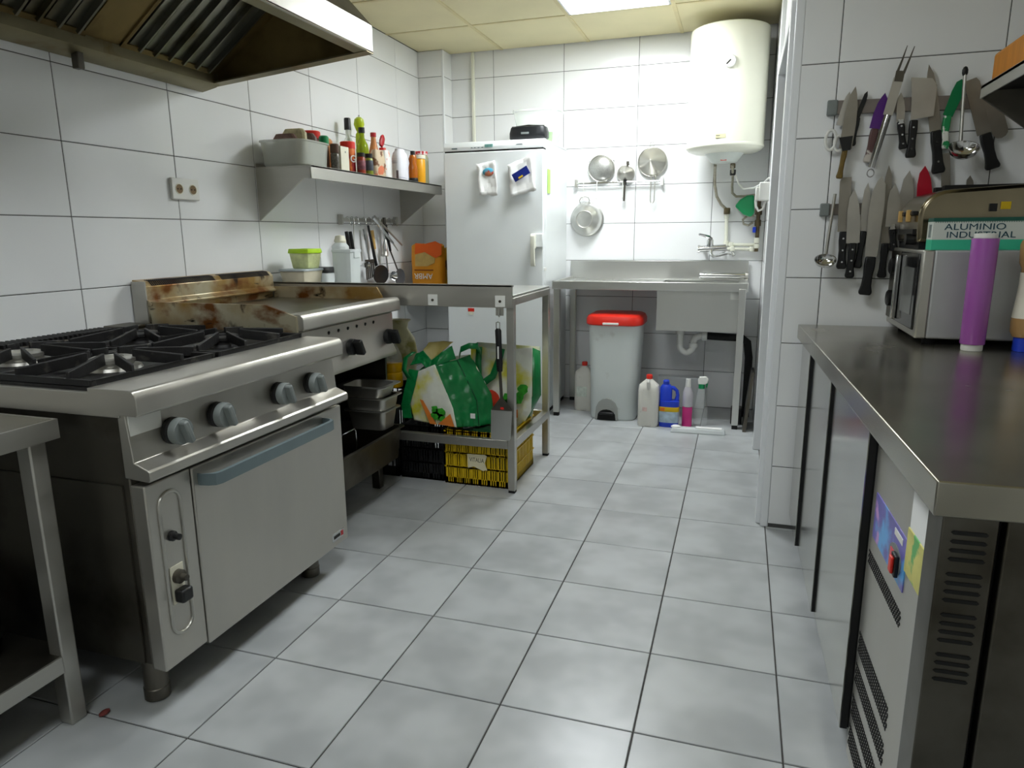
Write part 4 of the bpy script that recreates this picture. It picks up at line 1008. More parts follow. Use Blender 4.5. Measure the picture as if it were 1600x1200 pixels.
def blob(x, z, r, rough=0.3):
    rnd = random.Random(int(abs(x) * 9999 + z * 777))
    return [(x + r * (1 + rnd.uniform(-rough, rough)) * math.cos(2 * PI * i / 13), z + r * (1 + rnd.uniform(-rough, rough)) * math.sin(2 * PI * i / 13)) for i in range(13)]
def make_bag_left():
    t = thing('shopping_bag', 'slumped green and white shopping bag printed with vegetables, on the black crate', 'bag', (-0.09, 1.93, 0.275))
    # bag is a slumped box: front face, right gusset folded outwards, back face, bottom
    A, B_, C_, D_, E_ = (-0.255, 1.865, 0.535), (-0.160, 1.850, 0.575), (-0.062, 1.828, 0.372), (-0.045, 1.826, 0.279), (-0.285, 1.856, 0.290)
    A2, B2, C2, D2 = (-0.28, 2.09, 0.56), (-0.06, 2.09, 0.60), (0.07, 2.04, 0.40), (0.11, 2.03, 0.285)
    F = (-0.305, 1.863, 0.37)
    b = MB()
    vs = [A, B_, C_, D_, E_, F]
    # front with a mild bulge
    cx = tuple(sum(v[i] for v in vs) / 6 for i in range(3)); cx = (cx[0], cx[1] - 0.012, cx[2])
    for i in range(6):
        b.add([vs[i], vs[(i + 1) % 6], cx], [(0, 1, 2)])
    b.build('front_panel', veg_white, t, sharp=70, thick=0.002, crumple=0.012, csize=0.08)
    # right gusset (woven green): two facets meeting at a seam
    S0, S1, S2 = (-0.075, 1.925, 0.590), (0.030, 1.905, 0.40), (0.050, 1.880, 0.279)
    MB().grid([[B_, S0], [C_, S1], [D_, S2]]).build('side_gusset', bag_green, t, sharp=70, thick=0.002, crumple=0.022, csize=0.03)
    MB().grid([[S0, (-0.035, 1.995, 0.605)], [S1, (0.085, 1.96, 0.42)], [S2, (0.105, 1.94, 0.281)]]).build('side_gusset', bag_green, t, sharp=70, thick=0.002, crumple=0.018, csize=0.04)
    MB().tube([(S0[0], S0[1] - 0.003, S0[2]), (S1[0], S1[1] - 0.003, S1[2]), (S2[0], S2[1] - 0.003, S2[2])], 0.003, 6).build('seam', mat('dark_green_thread', (8, 70, 36), 0.6), t)
    MB().grid([[(-0.035, 1.995, 0.605), A2], [(0.085, 1.96, 0.42), (-0.30, 2.08, 0.40)], [(0.105, 1.94, 0.281), (-0.29, 2.05, 0.29)]]).build('back_panel', veg_white, t, sharp=70, thick=0.002)
    MB().grid([[A, A2], [F, (-0.33, 2.06, 0.38)], [E_, (-0.29, 2.05, 0.29)]]).build('side_gusset', bag_green, t, sharp=70, thick=0.002)
    # green left border band and torn top flaps
    MB().grid([[(-0.300, 1.858, 0.545), (-0.252, 1.858, 0.540)], [(-0.325, 1.850, 0.45), (-0.268, 1.853, 0.47)], [(-0.345, 1.845, 0.36), (-0.300, 1.852, 0.37)], [(-0.335, 1.845, 0.30), (-0.290, 1.850, 0.30)]]).build('edge_band', bag_green, t, sharp=70, thick=0.002, crumple=0.012, csize=0.05)
    MB().grid([[(-0.275, 1.90, 0.615), (-0.235, 1.885, 0.635), (-0.190, 1.88, 0.590), (-0.145, 1.885, 0.625), (-0.09, 1.90, 0.66)],
               [(-0.305, 1.875, 0.56), (-0.24, 1.87, 0.575), (-0.195, 1.86, 0.540), (-0.155, 1.852, 0.570), (-0.080, 1.92, 0.595)]]).build('top_flap', bag_green, t, sharp=70, thick=0.002, crumple=0.018, csize=0.04)
    MB().grid([[(-0.225, 1.93, 0.668), (-0.15, 1.935, 0.676), (-0.10, 1.94, 0.672)], [(-0.245, 1.892, 0.625), (-0.19, 1.886, 0.582), (-0.145, 1.89, 0.625)]]).build('lining', mat('khaki_lining', (160, 146, 84), 0.5, var=0.12), t, sharp=70, thick=0.002, crumple=0.012)
    h = MB()
    pts = [(-0.07, 1.935, 0.60), (-0.045, 1.90, 0.645), (0.0, 1.895, 0.665), (0.035, 1.91, 0.662), (0.04, 1.95, 0.62)]
    MB().grid([[(p_[0], p_[1], p_[2] + 0.014) for p_ in pts], [(p_[0], p_[1], p_[2] - 0.014) for p_ in pts]]).build('handle', bag_green, t, sharp=70, thick=0.002)
    pts = [(-0.27, 1.862, 0.63), (-0.315, 1.855, 0.60), (-0.325, 1.852, 0.54), (-0.30, 1.852, 0.50)]
    MB().grid([[(p_[0] - 0.012, p_[1], p_[2]) for p_ in pts], [(p_[0] + 0.012, p_[1], p_[2]) for p_ in pts]]).build('handle', bag_green, t, sharp=70, thick=0.002)
    # printed vegetables on the front
    yv = lambda x: 1.830 - (x + 0.17) * 0.03
    MB().prism([(-0.235, 0.405), (-0.218, 0.400), (-0.150, 0.285), (-0.185, 0.287)], 'y', 1.826, 1.829).build('carrot_print', print_orange, t)
    k = MB()
    for x, z, r in ((-0.150, 0.330, 0.022), (-0.128, 0.350, 0.024), (-0.155, 0.360, 0.018), (-0.12, 0.322, 0.018)):
        MB().prism(blob(x, z, r), 'y', 1.820, 1.823).build('leaf_print', leaf_green, t)
    MB().prism([(-0.140, 0.290), (-0.075, 0.345), (-0.055, 0.283)], 'y', 1.8185, 1.8215).build('carrot_print', print_orange, t)
    B(0.010, 0.034, 1.866, 1.869, 0.318, 0.342).build('printed_badge', M['paper'], t)
make_bag_left()
def make_bag_right():
    t = thing('shopping_bag', 'upright white and yellow shopping bag with green straps in the yellow crate', 'bag', (0.12, 2.12, 0.012))
    z0, z1 = 0.012, 0.640
    f = MB()
    rows = []
    for i in range(7):
        v = i / 6; z = z1 + (z0 - z1) * v
        wx = 0.320 if z > 0.33 else 0.320 - 0.062 * min(1, (0.33 - z) / 0.06)
        rows.append([(-0.060 + wx * u, 2.07 - 0.03 * math.sin(PI * u) * (0.4 + v) + 0.006 * math.sin(9 * u + 5 * v), z - 0.012 * (1 - v) * math.sin(PI * u)) for u in [j / 8 for j in range(9)]])
    MB().grid(rows).build('front_panel', veg_white, t, sharp=70, thick=0.002, crumple=0.010, csize=0.09)
    bx0, bx1 = -0.052, 0.268
    MB().grid([[(0.262, 2.07, z1), (0.292, 2.10, z1 - 0.02), (0.272, 2.17, z1 - 0.01)], [(0.262, 2.07, 0.40), (0.296, 2.10, 0.40), (0.272, 2.17, 0.40)], [(0.200, 2.065, 0.27), (0.207, 2.11, 0.27), (0.207, 2.17, 0.25)], [(0.200, 2.065, z0), (0.207, 2.11, z0), (0.203, 2.17, z0)]]).build('side_gusset', bag_green, t, sharp=70, thick=0.002)
    MB().grid([[(-0.06, 2.07, z1), (-0.06, 2.17, z1)], [(-0.055, 2.07, z0), (-0.055, 2.17, z0)]]).build('side_gusset', bag_green, t, thick=0.002)
    MB().grid([[(-0.06, 2.17, z1), (0.272, 2.17, z1 - 0.01)], [(-0.055, 2.17, z0), (0.203, 2.17, z0)]]).build('back_panel', veg_white, t, thick=0.002)
    def strap(pts, w):
        pp = [Vector(p_) for p_ in pts]; L_, R_ = [], []
        for i, p_ in enumerate(pp):
            d = pp[min(i + 1, len(pp) - 1)] - pp[max(i - 1, 0)]
            n = Vector((d.z, 0, -d.x)).normalized() * w / 2
            L_.append(tuple(p_ + n)); R_.append(tuple(p_ - n))
        MB().grid([L_, R_]).build('handle', bag_green, t, sharp=70, thick=0.002)
    strap([(0.000, 2.030, 0.640), (-0.004, 2.022, 0.56), (0.0, 2.015, 0.49), (0.02, 2.012, 0.455)], 0.032)
    strap([(-0.035, 2.018, 0.425), (0.015, 2.010, 0.455), (0.075, 2.012, 0.50), (0.105, 2.022, 0.58), (0.115, 2.035, 0.635)], 0.034)
    MB().prism(blob(0.062, 0.385, 0.044, 0.08), 'y', 2.018, 2.021).build('tomato_print', print_red, t)
    for x, z, r in ((0.16, 0.385, 0.028), (0.20, 0.395, 0.022), (0.145, 0.36, 0.022), (-0.01, 0.40, 0.03), (0.225, 0.44, 0.02)):
        MB().prism(blob(x, z, r * 1.25), 'y', 2.024, 2.027).build('leaf_print', leaf_green, t)
    MB().prism([(0.10, 0.30), (0.198, 0.295), (0.198, 0.335), (0.115, 0.34)], 'y', 2.022, 2.025).build('carrot_print', print_orange, t)
make_bag_right()
b = MB().lathe([(0.0, 0.0), (0.92, 0.0), (1.0, 0.03), (1.0, 0.14), (0.8, 0.25), (0.0, 0.262)], (0.07, 1.93, 0.0085), 20, 'z', 0.15, 0.085, 3)
tag(b.build('packet', mat('dark_green_film', (30, 70, 44), 0.3, var=0.5, scale=18, bump=0.4), sharp=60), 'crumpled dark green packet filling the front of the yellow crate', 'packet')
cyl_item('oil_bottle', 'clear ridged bottle of golden cooking oil behind the griddle', 'bottle', (-0.425, 1.92, 0.4385),
         [(0.0, 0.0), (0.050, 0.0), (0.053, 0.006), (0.053, 0.03), (0.050, 0.036), (0.053, 0.042), (0.053, 0.07), (0.050, 0.076), (0.053, 0.082), (0.053, 0.12), (0.0, 0.125)], mat('golden_oil', (220, 170, 10), 0.1, trans=0.35, var=0.06),
         [('upper_bottle', [(0.0, 0.126), (0.053, 0.126), (0.050, 0.16), (0.030, 0.20), (0.018, 0.215), (0.0, 0.215)], M['clear']), ('cap', [(0.0, 0.216), (0.02, 0.216), (0.02, 0.24), (0.0, 0.241)], M['white_plastic'])])
b = MB()
b = MB().lathe([(0.0, 0.0), (0.06, 0.0), (0.09, 0.05), (0.10, 0.14), (0.085, 0.22), (0.05, 0.27), (0.05, 0.30), (0.07, 0.315), (0.0, 0.32)], (-0.47, 2.10, 0.4385), 16)
rnd = random.Random(5); b.v = [(v[0] + rnd.uniform(-.006, .006), v[1] * 0.55 + 2.10 * 0.45 + rnd.uniform(-.003, .003), v[2]) for v in b.v]
ob = tag(b.build('vegetable_bag', mat('cloudy_bag', (228, 220, 178), 0.3, var=0.15, scale=14, bump=0.6, bscale=20, stain=[((170, 160, 84), 9, 0.5, 0.6)]), sharp=60), 'cloudy plastic bag of pale vegetables behind the oil bottle', 'bag')
b = MB().lathe([(0.0, 0.0), (0.05, 0.002), (0.075, 0.07), (0.07, 0.16), (0.03, 0.26), (0.012, 0.33), (0.0, 0.34)], (-0.285, 2.135, 0.274), 14)
rnd = random.Random(6); b.v = [(v[0] + rnd.uniform(-.005, .005), v[1] * 0.5 + 2.135 * 0.5, v[2] * 1.0) for v in b.v]
tag(b.build('vegetable_bag', mat('tan_bag', (186, 172, 130), 0.35, var=0.2, scale=14, bump=0.5, bscale=20), sharp=60), 'pointed tan produce bag standing behind the slumped shopping bag', 'bag')

# ------------------------------------------------------------------ sink unit
def make_sink():
    t = thing('sink_unit', 'stainless steel sink table against the far tiled wall', 'sink', (0.655, 3.46, 0))
    for x, y in ((0.09, 3.225), (1.222, 3.205), (0.09, 3.69), (1.222, 3.69)):
        B(x - 0.02, x + 0.02, y - 0.02, y + 0.02, 0.025, 0.855).build('leg', M['sink_steel'], t, bev=0.002)
        B(x - 0.017, x + 0.017, y - 0.017, y + 0.017, 0.0, 0.026).build('foot', M['rubber'], t)
    # top with bowl opening and raised rim
    x0, x1, y0, y1 = 0.064, 1.252, 3.19, 3.72
    bx0, bx1, by0, by1 = 0.73, 1.20, 3.27, 3.63
    tp = MB()
    tp.box(x0, bx0, y0, y1, 0.858, 0.876).box(bx1, x1, y0, y1, 0.858, 0.876)
    tp.box(bx0, bx1, y0, by0, 0.858, 0.876).box(bx0, bx1, by1, y1, 0.858, 0.876)
    tp.build('worktop', M['sink_steel'], t)
    B(x0, x1, y0 - 0.003, y0 + 0.02, 0.838, 0.890).build('front_edge', M['sink_steel'], t, bev=0.003)
    B(x0, x0 + 0.02, y0, y1, 0.838, 0.890).build('side_edge', M['sink_steel'], t, bev=0.003)
    B(x1 - 0.02, x1, y0, y1, 0.838, 0.890).build('side_edge', M['sink_steel'], t, bev=0.003)
    B(x0, x1, y1 - 0.012, y1, 0.876, 1.0).build('backsplash', M['sink_steel'], t, bev=0.002)
    bw = MB()
    def q(a, b, z): return [(bx0 + a, by0 + b, z), (bx1 - a, by0 + b, z), (bx1 - a, by1 - b, z), (bx0 + a, by1 - b, z)]
    for (o, z), (o2, z2) in (((0, 0.872), (0.01, 0.60)),):
        bw.hexa(q(-0.003, -0.003, 0.60), q(-0.003, -0.003, 0.872))
    bw = MB()
    r = [q(-0.004, -0.004, 0.873), q(-0.004, -0.004, 0.598), q(0.002, 0.002, 0.604), q(0.002, 0.002, 0.873)]
    for k in r: bw.v += k
    bw.f = [(4, 5, 6, 7)[::-1], (8, 9, 10, 11)] + [(i, (i + 1) % 4, 4 + (i + 1) % 4, 4 + i) for i in range(4)] + [(8 + i, 8 + (i + 1) % 4, 12 + (i + 1) % 4, 12 + i) for i in range(4)] + [(12 + i, 12 + (i + 1) % 4, (i + 1) % 4, i) for i in range(4)]
    bo = bw.build('bowl', M['sink_steel'], t)
    fp = B(0.722, 1.232, 3.232, 3.238, 0.590, 0.840).build('bowl_front', M['sink_steel'], t)
    B(1.155, 1.218, 3.2295, 3.2325, 0.788, 0.835).build('sticker', M['white_plastic'], fp)
    dr = MB()
    for k in range(9):
        x = 0.14 + k * 0.06
        B(x, x + 0.012, 3.30, 3.62, 0.876, 0.879).build('drain_ridge', M['sink_steel'], t, bev=0.002)
    # trap and waste pipe
    wp_ = M['white_plastic']
    cx = 0.858; cy = 3.42
    MB().cyl((cx, cy, 0.598), (cx, cy, 0.578), 0.038, n=20).build('drain_fitting', M['black'], t)
    pts = [(cx, cy, 0.585), (cx, cy, 0.47)] + [(cx + 0.042 - 0.042 * math.cos(a), cy, 0.47 - 0.042 * math.sin(a)) for a in [PI * i / 8 for i in range(1, 8)]] + [(cx + 0.084, cy, 0.47), (cx + 0.085, cy, 0.50), (cx + 0.095, cy, 0.525), (cx + 0.125, cy, 0.538), (cx + 0.155, cy, 0.54)]
    tp_ = MB().tube(pts, 0.021, 14).build('trap', wp_, t)
    MB().lathe([(0.026, 0.545), (0.029, 0.55), (0.029, 0.575), (0.026, 0.58)], (cx, cy, 0), 18).build('trap_nut', wp_, tp_)
    MB().lathe([(0.026, 0.463), (0.028, 0.467), (0.028, 0.488), (0.026, 0.492)], (cx + 0.084, cy, 0), 18).build('trap_nut', wp_, tp_)
    MB().lathe([(0.026, 0.0), (0.031, 0.003), (0.031, 0.03), (0.026, 0.033)], (cx + 0.135, cy, 0.54), 18, 'x').build('trap_nut', wp_, tp_)
    MB().tube([(cx + 0.16, cy, 0.54), (1.15, cy, 0.535), (1.235, cy + 0.03, 0.53), (1.27, cy + 0.06, 0.50), (1.285, cy + 0.07, 0.40), (1.285, cy + 0.07, 0.01)], 0.024, 12).build('waste_pipe', M['rubber'], t)
    return t
make_sink()
s = MB().cyl((0.95, 3.655, 0.9085), (1.235, 3.645, 0.9085), 0.019, n=16)
so = tag(s.build('steel_tube', M['chrome']), 'short steel tube lying on the sink worktop', 'tube')
MB().cyl((1.235, 3.645, 0.9085), (1.252, 3.644, 0.9085), 0.0225, n=16).build('tube_end', M['steel'], so)
# dark board leaning at the right leg
b = MB().hexa([(1.268, 3.14, 0.0), (1.288, 3.14, 0.0), (1.288, 3.36, 0.0), (1.268, 3.36, 0.0)], [(1.300, 3.18, 0.36), (1.318, 3.18, 0.36), (1.318, 3.36, 0.36), (1.300, 3.36, 0.36)])
tag(b.build('leaning_board', M['steel_dark']), 'narrow dark board leaning in the corner beside the sink leg', 'board')
b = B(1.195, 1.262, 3.30, 3.39, 0.0, 0.105)
tag(b.build('small_box', M['black'], bev=0.008), 'small black box on the floor behind the right sink leg', 'box')
b = B(0.70, 1.02, 3.655, 3.73, 0.0, 0.215).build('access_panel', M['white'], bev=0.006)
tag(b, 'low white boxed-in panel against the wall under the sink', 'panel')

def mixer():
    t = thing('kitchen_tap', 'chrome wall-mounted mixer tap above the sink', 'tap', (1.03, 3.66, 1.03))
    MB().cyl((0.935, 3.655, 1.078), (1.105, 3.655, 1.088), 0.020, n=18).build('body', M['chrome'], t)
    MB().cyl((0.930, 3.655, 1.078), (0.942, 3.655, 1.078), 0.026, n=18).build('end_cap', M['chrome'], t)
    for x in (0.965, 1.08):
        MB().cyl((x, 3.655, 1.082), (x, 3.737, 1.082), 0.013, n=12).build('wall_connector', M['chrome'], t)
    MB().lathe([(0.019, 1.09), (0.021, 1.10), (0.021, 1.135), (0.012, 1.145), (0.0, 1.146)], (1.005, 3.655, 0), 18).build('cartridge', M['chrome'], t)
    MB().tube([(1.01, 3.652, 1.140), (0.995, 3.64, 1.155), (0.965, 3.62, 1.165), (0.935, 3.60, 1.172)], 0.01, 8, rf=[0.013, 0.011, 0.009, 0.007]).build('lever', M['chrome'], t)
    MB().tube([(1.015, 3.645, 1.072), (1.015, 3.635, 1.045), (1.03, 3.62, 1.033), (1.07, 3.58, 1.042), (1.12, 3.53, 1.058), (1.15, 3.50, 1.055), (1.158, 3.495, 1.040)], 0.0105, 10).build('spout', M['chrome'], t)
mixer()

# ------------------------------------------------------------------ water heater and pipes
def heater():
    cx, cy, r = 1.068, 3.495, 0.226
    t = thing('water_heater', 'large cream cylindrical electric water heater on the wall', 'water heater', (cx, cy, 1.60))
    MB().lathe([(0.0, 1.655), (0.10, 1.650), (0.190, 1.658), (0.214, 1.668), (r, 1.684), (r, 2.335), (0.222, 2.346), (0.20, 2.356), (0.0, 2.366)], (cx, cy, 0), 56).build('tank', M['cream_white'], t)
    MB().lathe([(r + 0.0005, 1.680), (r + 0.003, 1.684), (r + 0.003, 1.694), (r + 0.0005, 1.698)], (cx, cy, 0), 56).build('seam_band', M['cream_white'], t)
    MB().lathe([(0.0, 1.598), (0.072, 1.600), (0.080, 1.606), (0.115, 1.652), (0.0, 1.655)], (cx, cy, 0), 40).build('bottom_cap', mat('grey_white', (206, 212, 206), 0.4), t)
    d = MB().lathe([(0.036, 0.0), (0.036, -0.008), (0.032, -0.013), (0.0, -0.013)], (1.078, cy - r - 0.001 + 0.004, 2.132), 28, 'y').build('dial', M['white_plastic'], t)
    B(1.0745, 1.0815, cy - r - 0.0115, cy - r - 0.0095, 2.108, 2.140).rot(0.8, 'Y', (1.078, cy - r, 2.132)).build('dial_pointer', M['dark'], d)
    for k in range(5):
        a = math.radians(20 + 35 * k)
        B(1.0775, 1.0785, cy - r - 0.0115, cy - r - 0.0095, 2.160, 2.164).rot(a - 1.57, 'Y', (1.078, cy - r, 2.132)).build('dial_mark', M['knob'], d)
    lb = B(1.02, 1.075, cy - r - 0.002, cy - r + 0.01, 1.720, 1.742).build('rating_plate', mat('pale_gold_label', (226, 216, 170), 0.4), t)
    B(1.022, 1.045, cy - r - 0.003, cy - r, 1.730, 1.734).build('plate_print', M['knob'], lb)
    B(1.05, 1.085, cy - 0.082, cy - 0.078, 1.606, 1.612).build('warning_strip', M['red'], t)
    B(0.90, 1.24, cy + 0.19, YB - 0.001, 2.18, 2.22).build('wall_bracket', M['steel'], t)
heater()
def pipe(name, label, pts, r, m, fittings=(), cat='pipe'):
    t = thing(name, label, cat, pts[-1])
    MB().tube(pts, r, 10).build('pipe_run', m, t)
    for c, rr, h, fm in fittings:
        MB().lathe([(rr * 0.85, -h / 2), (rr, -h / 2 + 0.003), (rr, h / 2 - 0.003), (rr * 0.85, h / 2)], c, 14).build('fitting', fm, t)
    return t
braid = mat('braided_hose', (168, 162, 146), 0.4, 0.6, var=0.2, scale=60)
brass = mat('tarnished_brass', (96, 84, 62), 0.45, 0.6, var=0.3, scale=30)
pipe('flexible_hose', 'braided hose curving down from the left port of the water heater', [(1.018, 3.52, 1.588), (1.014, 3.60, 1.56), (1.016, 3.65, 1.48), (1.03, 3.685, 1.41), (1.06, 3.70, 1.36), (1.098, 3.705, 1.325)], 0.009, braid,
     [((1.098, 3.705, 1.318), 0.020, 0.04, brass)])
pipe('water_pipe', 'white plastic pipe running down to the tap', [(1.098, 3.715, 1.295), (1.102, 3.715, 1.115)], 0.011, M['cream_white'], [((1.098, 3.715, 1.285), 0.015, 0.03, M['cream_white']), ((1.102, 3.715, 1.112), 0.017, 0.035, M['cream_white'])])
pipe('water_pipe', 'upper white pipe from the tap to the corner', [(1.11, 3.715, 1.105), (1.29, 3.715, 1.103)], 0.010, M['cream_white'], [((1.135, 3.715, 1.105), 0.016, 0.03, M['cream_white'])])
pipe('water_pipe', 'lower white pipe from the tap to the corner', [(1.11, 3.705, 1.078), (1.302, 3.705, 1.074)], 0.010, M['cream_white'], [((1.145, 3.705, 1.078), 0.016, 0.03, M['cream_white']), ((1.265, 3.705, 1.075), 0.016, 0.03, M['cream_white'])])
pipe('flexible_hose', 'braided hose looping from the right port towards the corner valve', [(1.120, 3.52, 1.588), (1.124, 3.60, 1.53), (1.122, 3.66, 1.47), (1.125, 3.69, 1.43), (1.15, 3.70, 1.408), (1.20, 3.70, 1.408), (1.265, 3.70, 1.415)], 0.008, braid,
     [((1.121, 3.56, 1.585), 0.016, 0.03, brass), ((1.123, 3.59, 1.548), 0.018, 0.035, M['black'])])
pipe('valve_riser', 'vertical brass and white pipe with blue tap in the corner', [(1.292, 3.695, 1.40), (1.292, 3.695, 1.06)], 0.012, brass, [((1.292, 3.695, 1.315), 0.022, 0.05, brass), ((1.292, 3.695, 1.24), 0.02, 0.04, brass), ((1.292, 3.695, 1.13), 0.018, 0.035, M['cream_white']), ((1.292, 3.695, 1.095), 0.018, 0.03, M['cream_white'])])
b = B(1.262, 1.282, 3.665, 3.69, 1.180, 1.215); tag(b.build('valve_tap', M['blue'], bev=0.004), 'small blue valve lever on the corner pipe', 'valve')
pipe('flexible_hose', 'small looped hose beside the corner valve', [(1.272, 3.69, 1.285), (1.225, 3.685, 1.285), (1.198, 3.685, 1.262), (1.205, 3.685, 1.235), (1.235, 3.685, 1.225), (1.262, 3.69, 1.245)], 0.007, braid)
pipe('power_cord', 'white cord drooping from the heater to the wall plug', [(1.140, 3.585, 1.535), (1.16, 3.58, 1.48), (1.19, 3.54, 1.445), (1.25, 3.40, 1.44), (1.30, 3.20, 1.455), (1.322, 3.02, 1.47)], 0.005, M['white_plastic'], cat='cord')
fu = MB().prism([(1.145, 1.345), (1.175, 1.385), (1.215, 1.408), (1.258, 1.412), (1.266, 1.30), (1.245, 1.275), (1.20, 1.292)], 'y', 3.60, 3.66)
tag(fu.build('dustpan', M['green'], bev=0.012, seg=3), 'green plastic scoop hanging in the corner beside the heater', 'scoop')
def plug():
    t = thing('wall_plug', 'white socket box with plugged cord on the doorway edge', 'socket', (1.30, 2.93, 1.30))
    B(1.272, 1.334, 2.86, 2.95, 1.345, 1.438).build('socket_box', M['white_plastic'], t, bev=0.005)
    B(1.255, 1.272, 2.875, 2.935, 1.345, 1.415).build('plug_body', M['white_plastic'], t, bev=0.005)
    MB().tube([(1.258, 2.90, 1.345), (1.262, 2.90, 1.315), (1.275, 2.90, 1.292), (1.295, 2.90, 1.30), (1.31, 2.90, 1.345)], 0.006, 8).build('cord', M['white_plastic'], t)
plug()

# ------------------------------------------------------------------ strainer rail on the far wall
def strainer_rail():
    t = thing('utensil_rail', 'thin chrome rail on the far wall with strainers', 'rail', (0.385, 3.70, 1.50))
    MB().cyl((0.098, 3.700, 1.517), (0.675, 3.700, 1.520), 0.006, n=10).build('bar', M['chrome'], t)
    for x in (0.097, 0.676):
        B(x - 0.008, x + 0.008, 3.69, 3.737, 1.492, 1.545).build('end_bracket', M['steel'] if x < 0.2 else M['white_plastic'], t, bev=0.002)
    for x in (0.152, 0.244, 0.42):
        MB().tube([(x, 3.712, 1.515), (x, 3.704, 1.530), (x, 3.692, 1.528), (x, 3.690, 1.505), (x, 3.69, 1.42), (x, 3.682, 1.412), (x, 3.676, 1.42)], 0.003, 6).build('hook', M['white_plastic'], t)
strainer_rail()
mesh_m = mat('wire_mesh', (176, 176, 172), 0.4, 0.9, var=0.15, scale=160)
t_ = thing('strainer', 'round mesh strainer leaning on the rail, left of three', 'strainer', (0.268, 3.69, 1.525))
MB().lathe([(0.0, -0.030), (0.04, -0.028), (0.07, -0.018), (0.084, 0.0), (0.084, 0.003), (0.0, -0.022)], (0.268, 3.715, 1.613), 32, 'y').build('mesh_bowl', mesh_m, t_)
MB().tube([(0.268 + 0.086 * math.cos(a), 3.715, 1.613 + 0.086 * math.sin(a)) for a in [2 * PI * i / 32 for i in range(32)]], 0.005, 8, True).build('rim', M['steel'], t_)
MB().tube([(0.195, 3.718, 1.655), (0.185, 3.72, 1.662), (0.18, 3.722, 1.655)], 0.003, 6).build('rest_hook', M['chrome'], t_)
MB().tube([(0.34, 3.718, 1.655), (0.35, 3.72, 1.662), (0.356, 3.722, 1.655)], 0.003, 6).build('rest_hook', M['chrome'], t_)
def conical(cx, cz, r, depth, name, label, handle_to, top=None, m=M['steel']):
    t = thing(name, label, 'strainer', (cx, 3.69, handle_to))
    MB().lathe([(0.0, -depth), (0.006, -depth * 0.97), (r * 0.93, -0.004), (r, 0.0), (r, 0.006), (r * 0.93, 0.006), (0.0, -depth + 0.012)], (cx, 3.718, cz), 36, 'y').build('cone', m, t)
    MB().tube([(cx + r * math.cos(a), 3.718, cz + r * math.sin(a)) for a in [2 * PI * i / 36 for i in range(36)]], 0.004, 8, True).build('rim', M['steel'], t)
    return t
t_ = conical(0.434, 1.572, 0.056, 0.075, 'funnel_strainer', 'small conical steel strainer with black tip, middle of three', 1.40)
MB().cyl((0.434, 3.69, 1.520), (0.430, 3.69, 1.395), 0.006, 0.007, 10).build('handle', M['steel_dark'], t_)
B(0.424, 0.444, 3.685, 3.70, 1.50, 1.53).build('handle_clamp', M['black'], t_)
B(0.438, 0.454, 3.705, 3.725, 1.630, 1.652).build('grip_tab', M['steel_dark'], t_)
t_ = conical(0.607, 1.643, 0.093, 0.11, 'funnel_strainer', 'large conical steel strainer with long wire handle, right of three', 1.38)
MB().tube([(0.602, 3.712, 1.552), (0.604, 3.70, 1.50), (0.604, 3.695, 1.395), (0.608, 3.695, 1.382), (0.616, 3.695, 1.378), (0.625, 3.695, 1.382), (0.630, 3.695, 1.395), (0.630, 3.70, 1.50), (0.632, 3.712, 1.552)], 0.0035, 8).build('handle', M['steel'], t_)
MB().tube([(0.59, 3.718, 1.735), (0.59, 3.718, 1.76), (0.597, 3.718, 1.768), (0.608, 3.718, 1.768), (0.615, 3.718, 1.76), (0.615, 3.718, 1.735)], 0.0025, 6).build('hanging_loop', M['chrome'], t_)
t_ = thing('colander', 'shiny steel colander hanging upside down from a hook', 'colander', (0.172, 3.67, 1.16))
cc = (0.172, 3.722, 1.278)
MB().lathe([(0.0, -0.082), (0.055, -0.082), (0.058, -0.078), (0.062, -0.070), (0.085, -0.055), (0.103, -0.025), (0.108, 0.0), (0.116, 0.002), (0.117, 0.006), (0.0, 0.004)], cc, 40, 'y').build('bowl', M['sink_steel'], t_)
MB().tube([(cc[0] + 0.056 * math.cos(a), cc[1] - 0.084, cc[2] + 0.056 * math.sin(a)) for a in [2 * PI * i / 36 for i in range(36)]], 0.004, 8, True).build('foot_ring', M['steel'], t_)
MB().tube([(0.125, 3.718, 1.385), (0.120, 3.712, 1.405), (0.132, 3.708, 1.424), (0.16, 3.706, 1.430), (0.182, 3.708, 1.424), (0.190, 3.712, 1.405), (0.185, 3.718, 1.388)], 0.0035, 8).build('handle', M['steel'], t_)

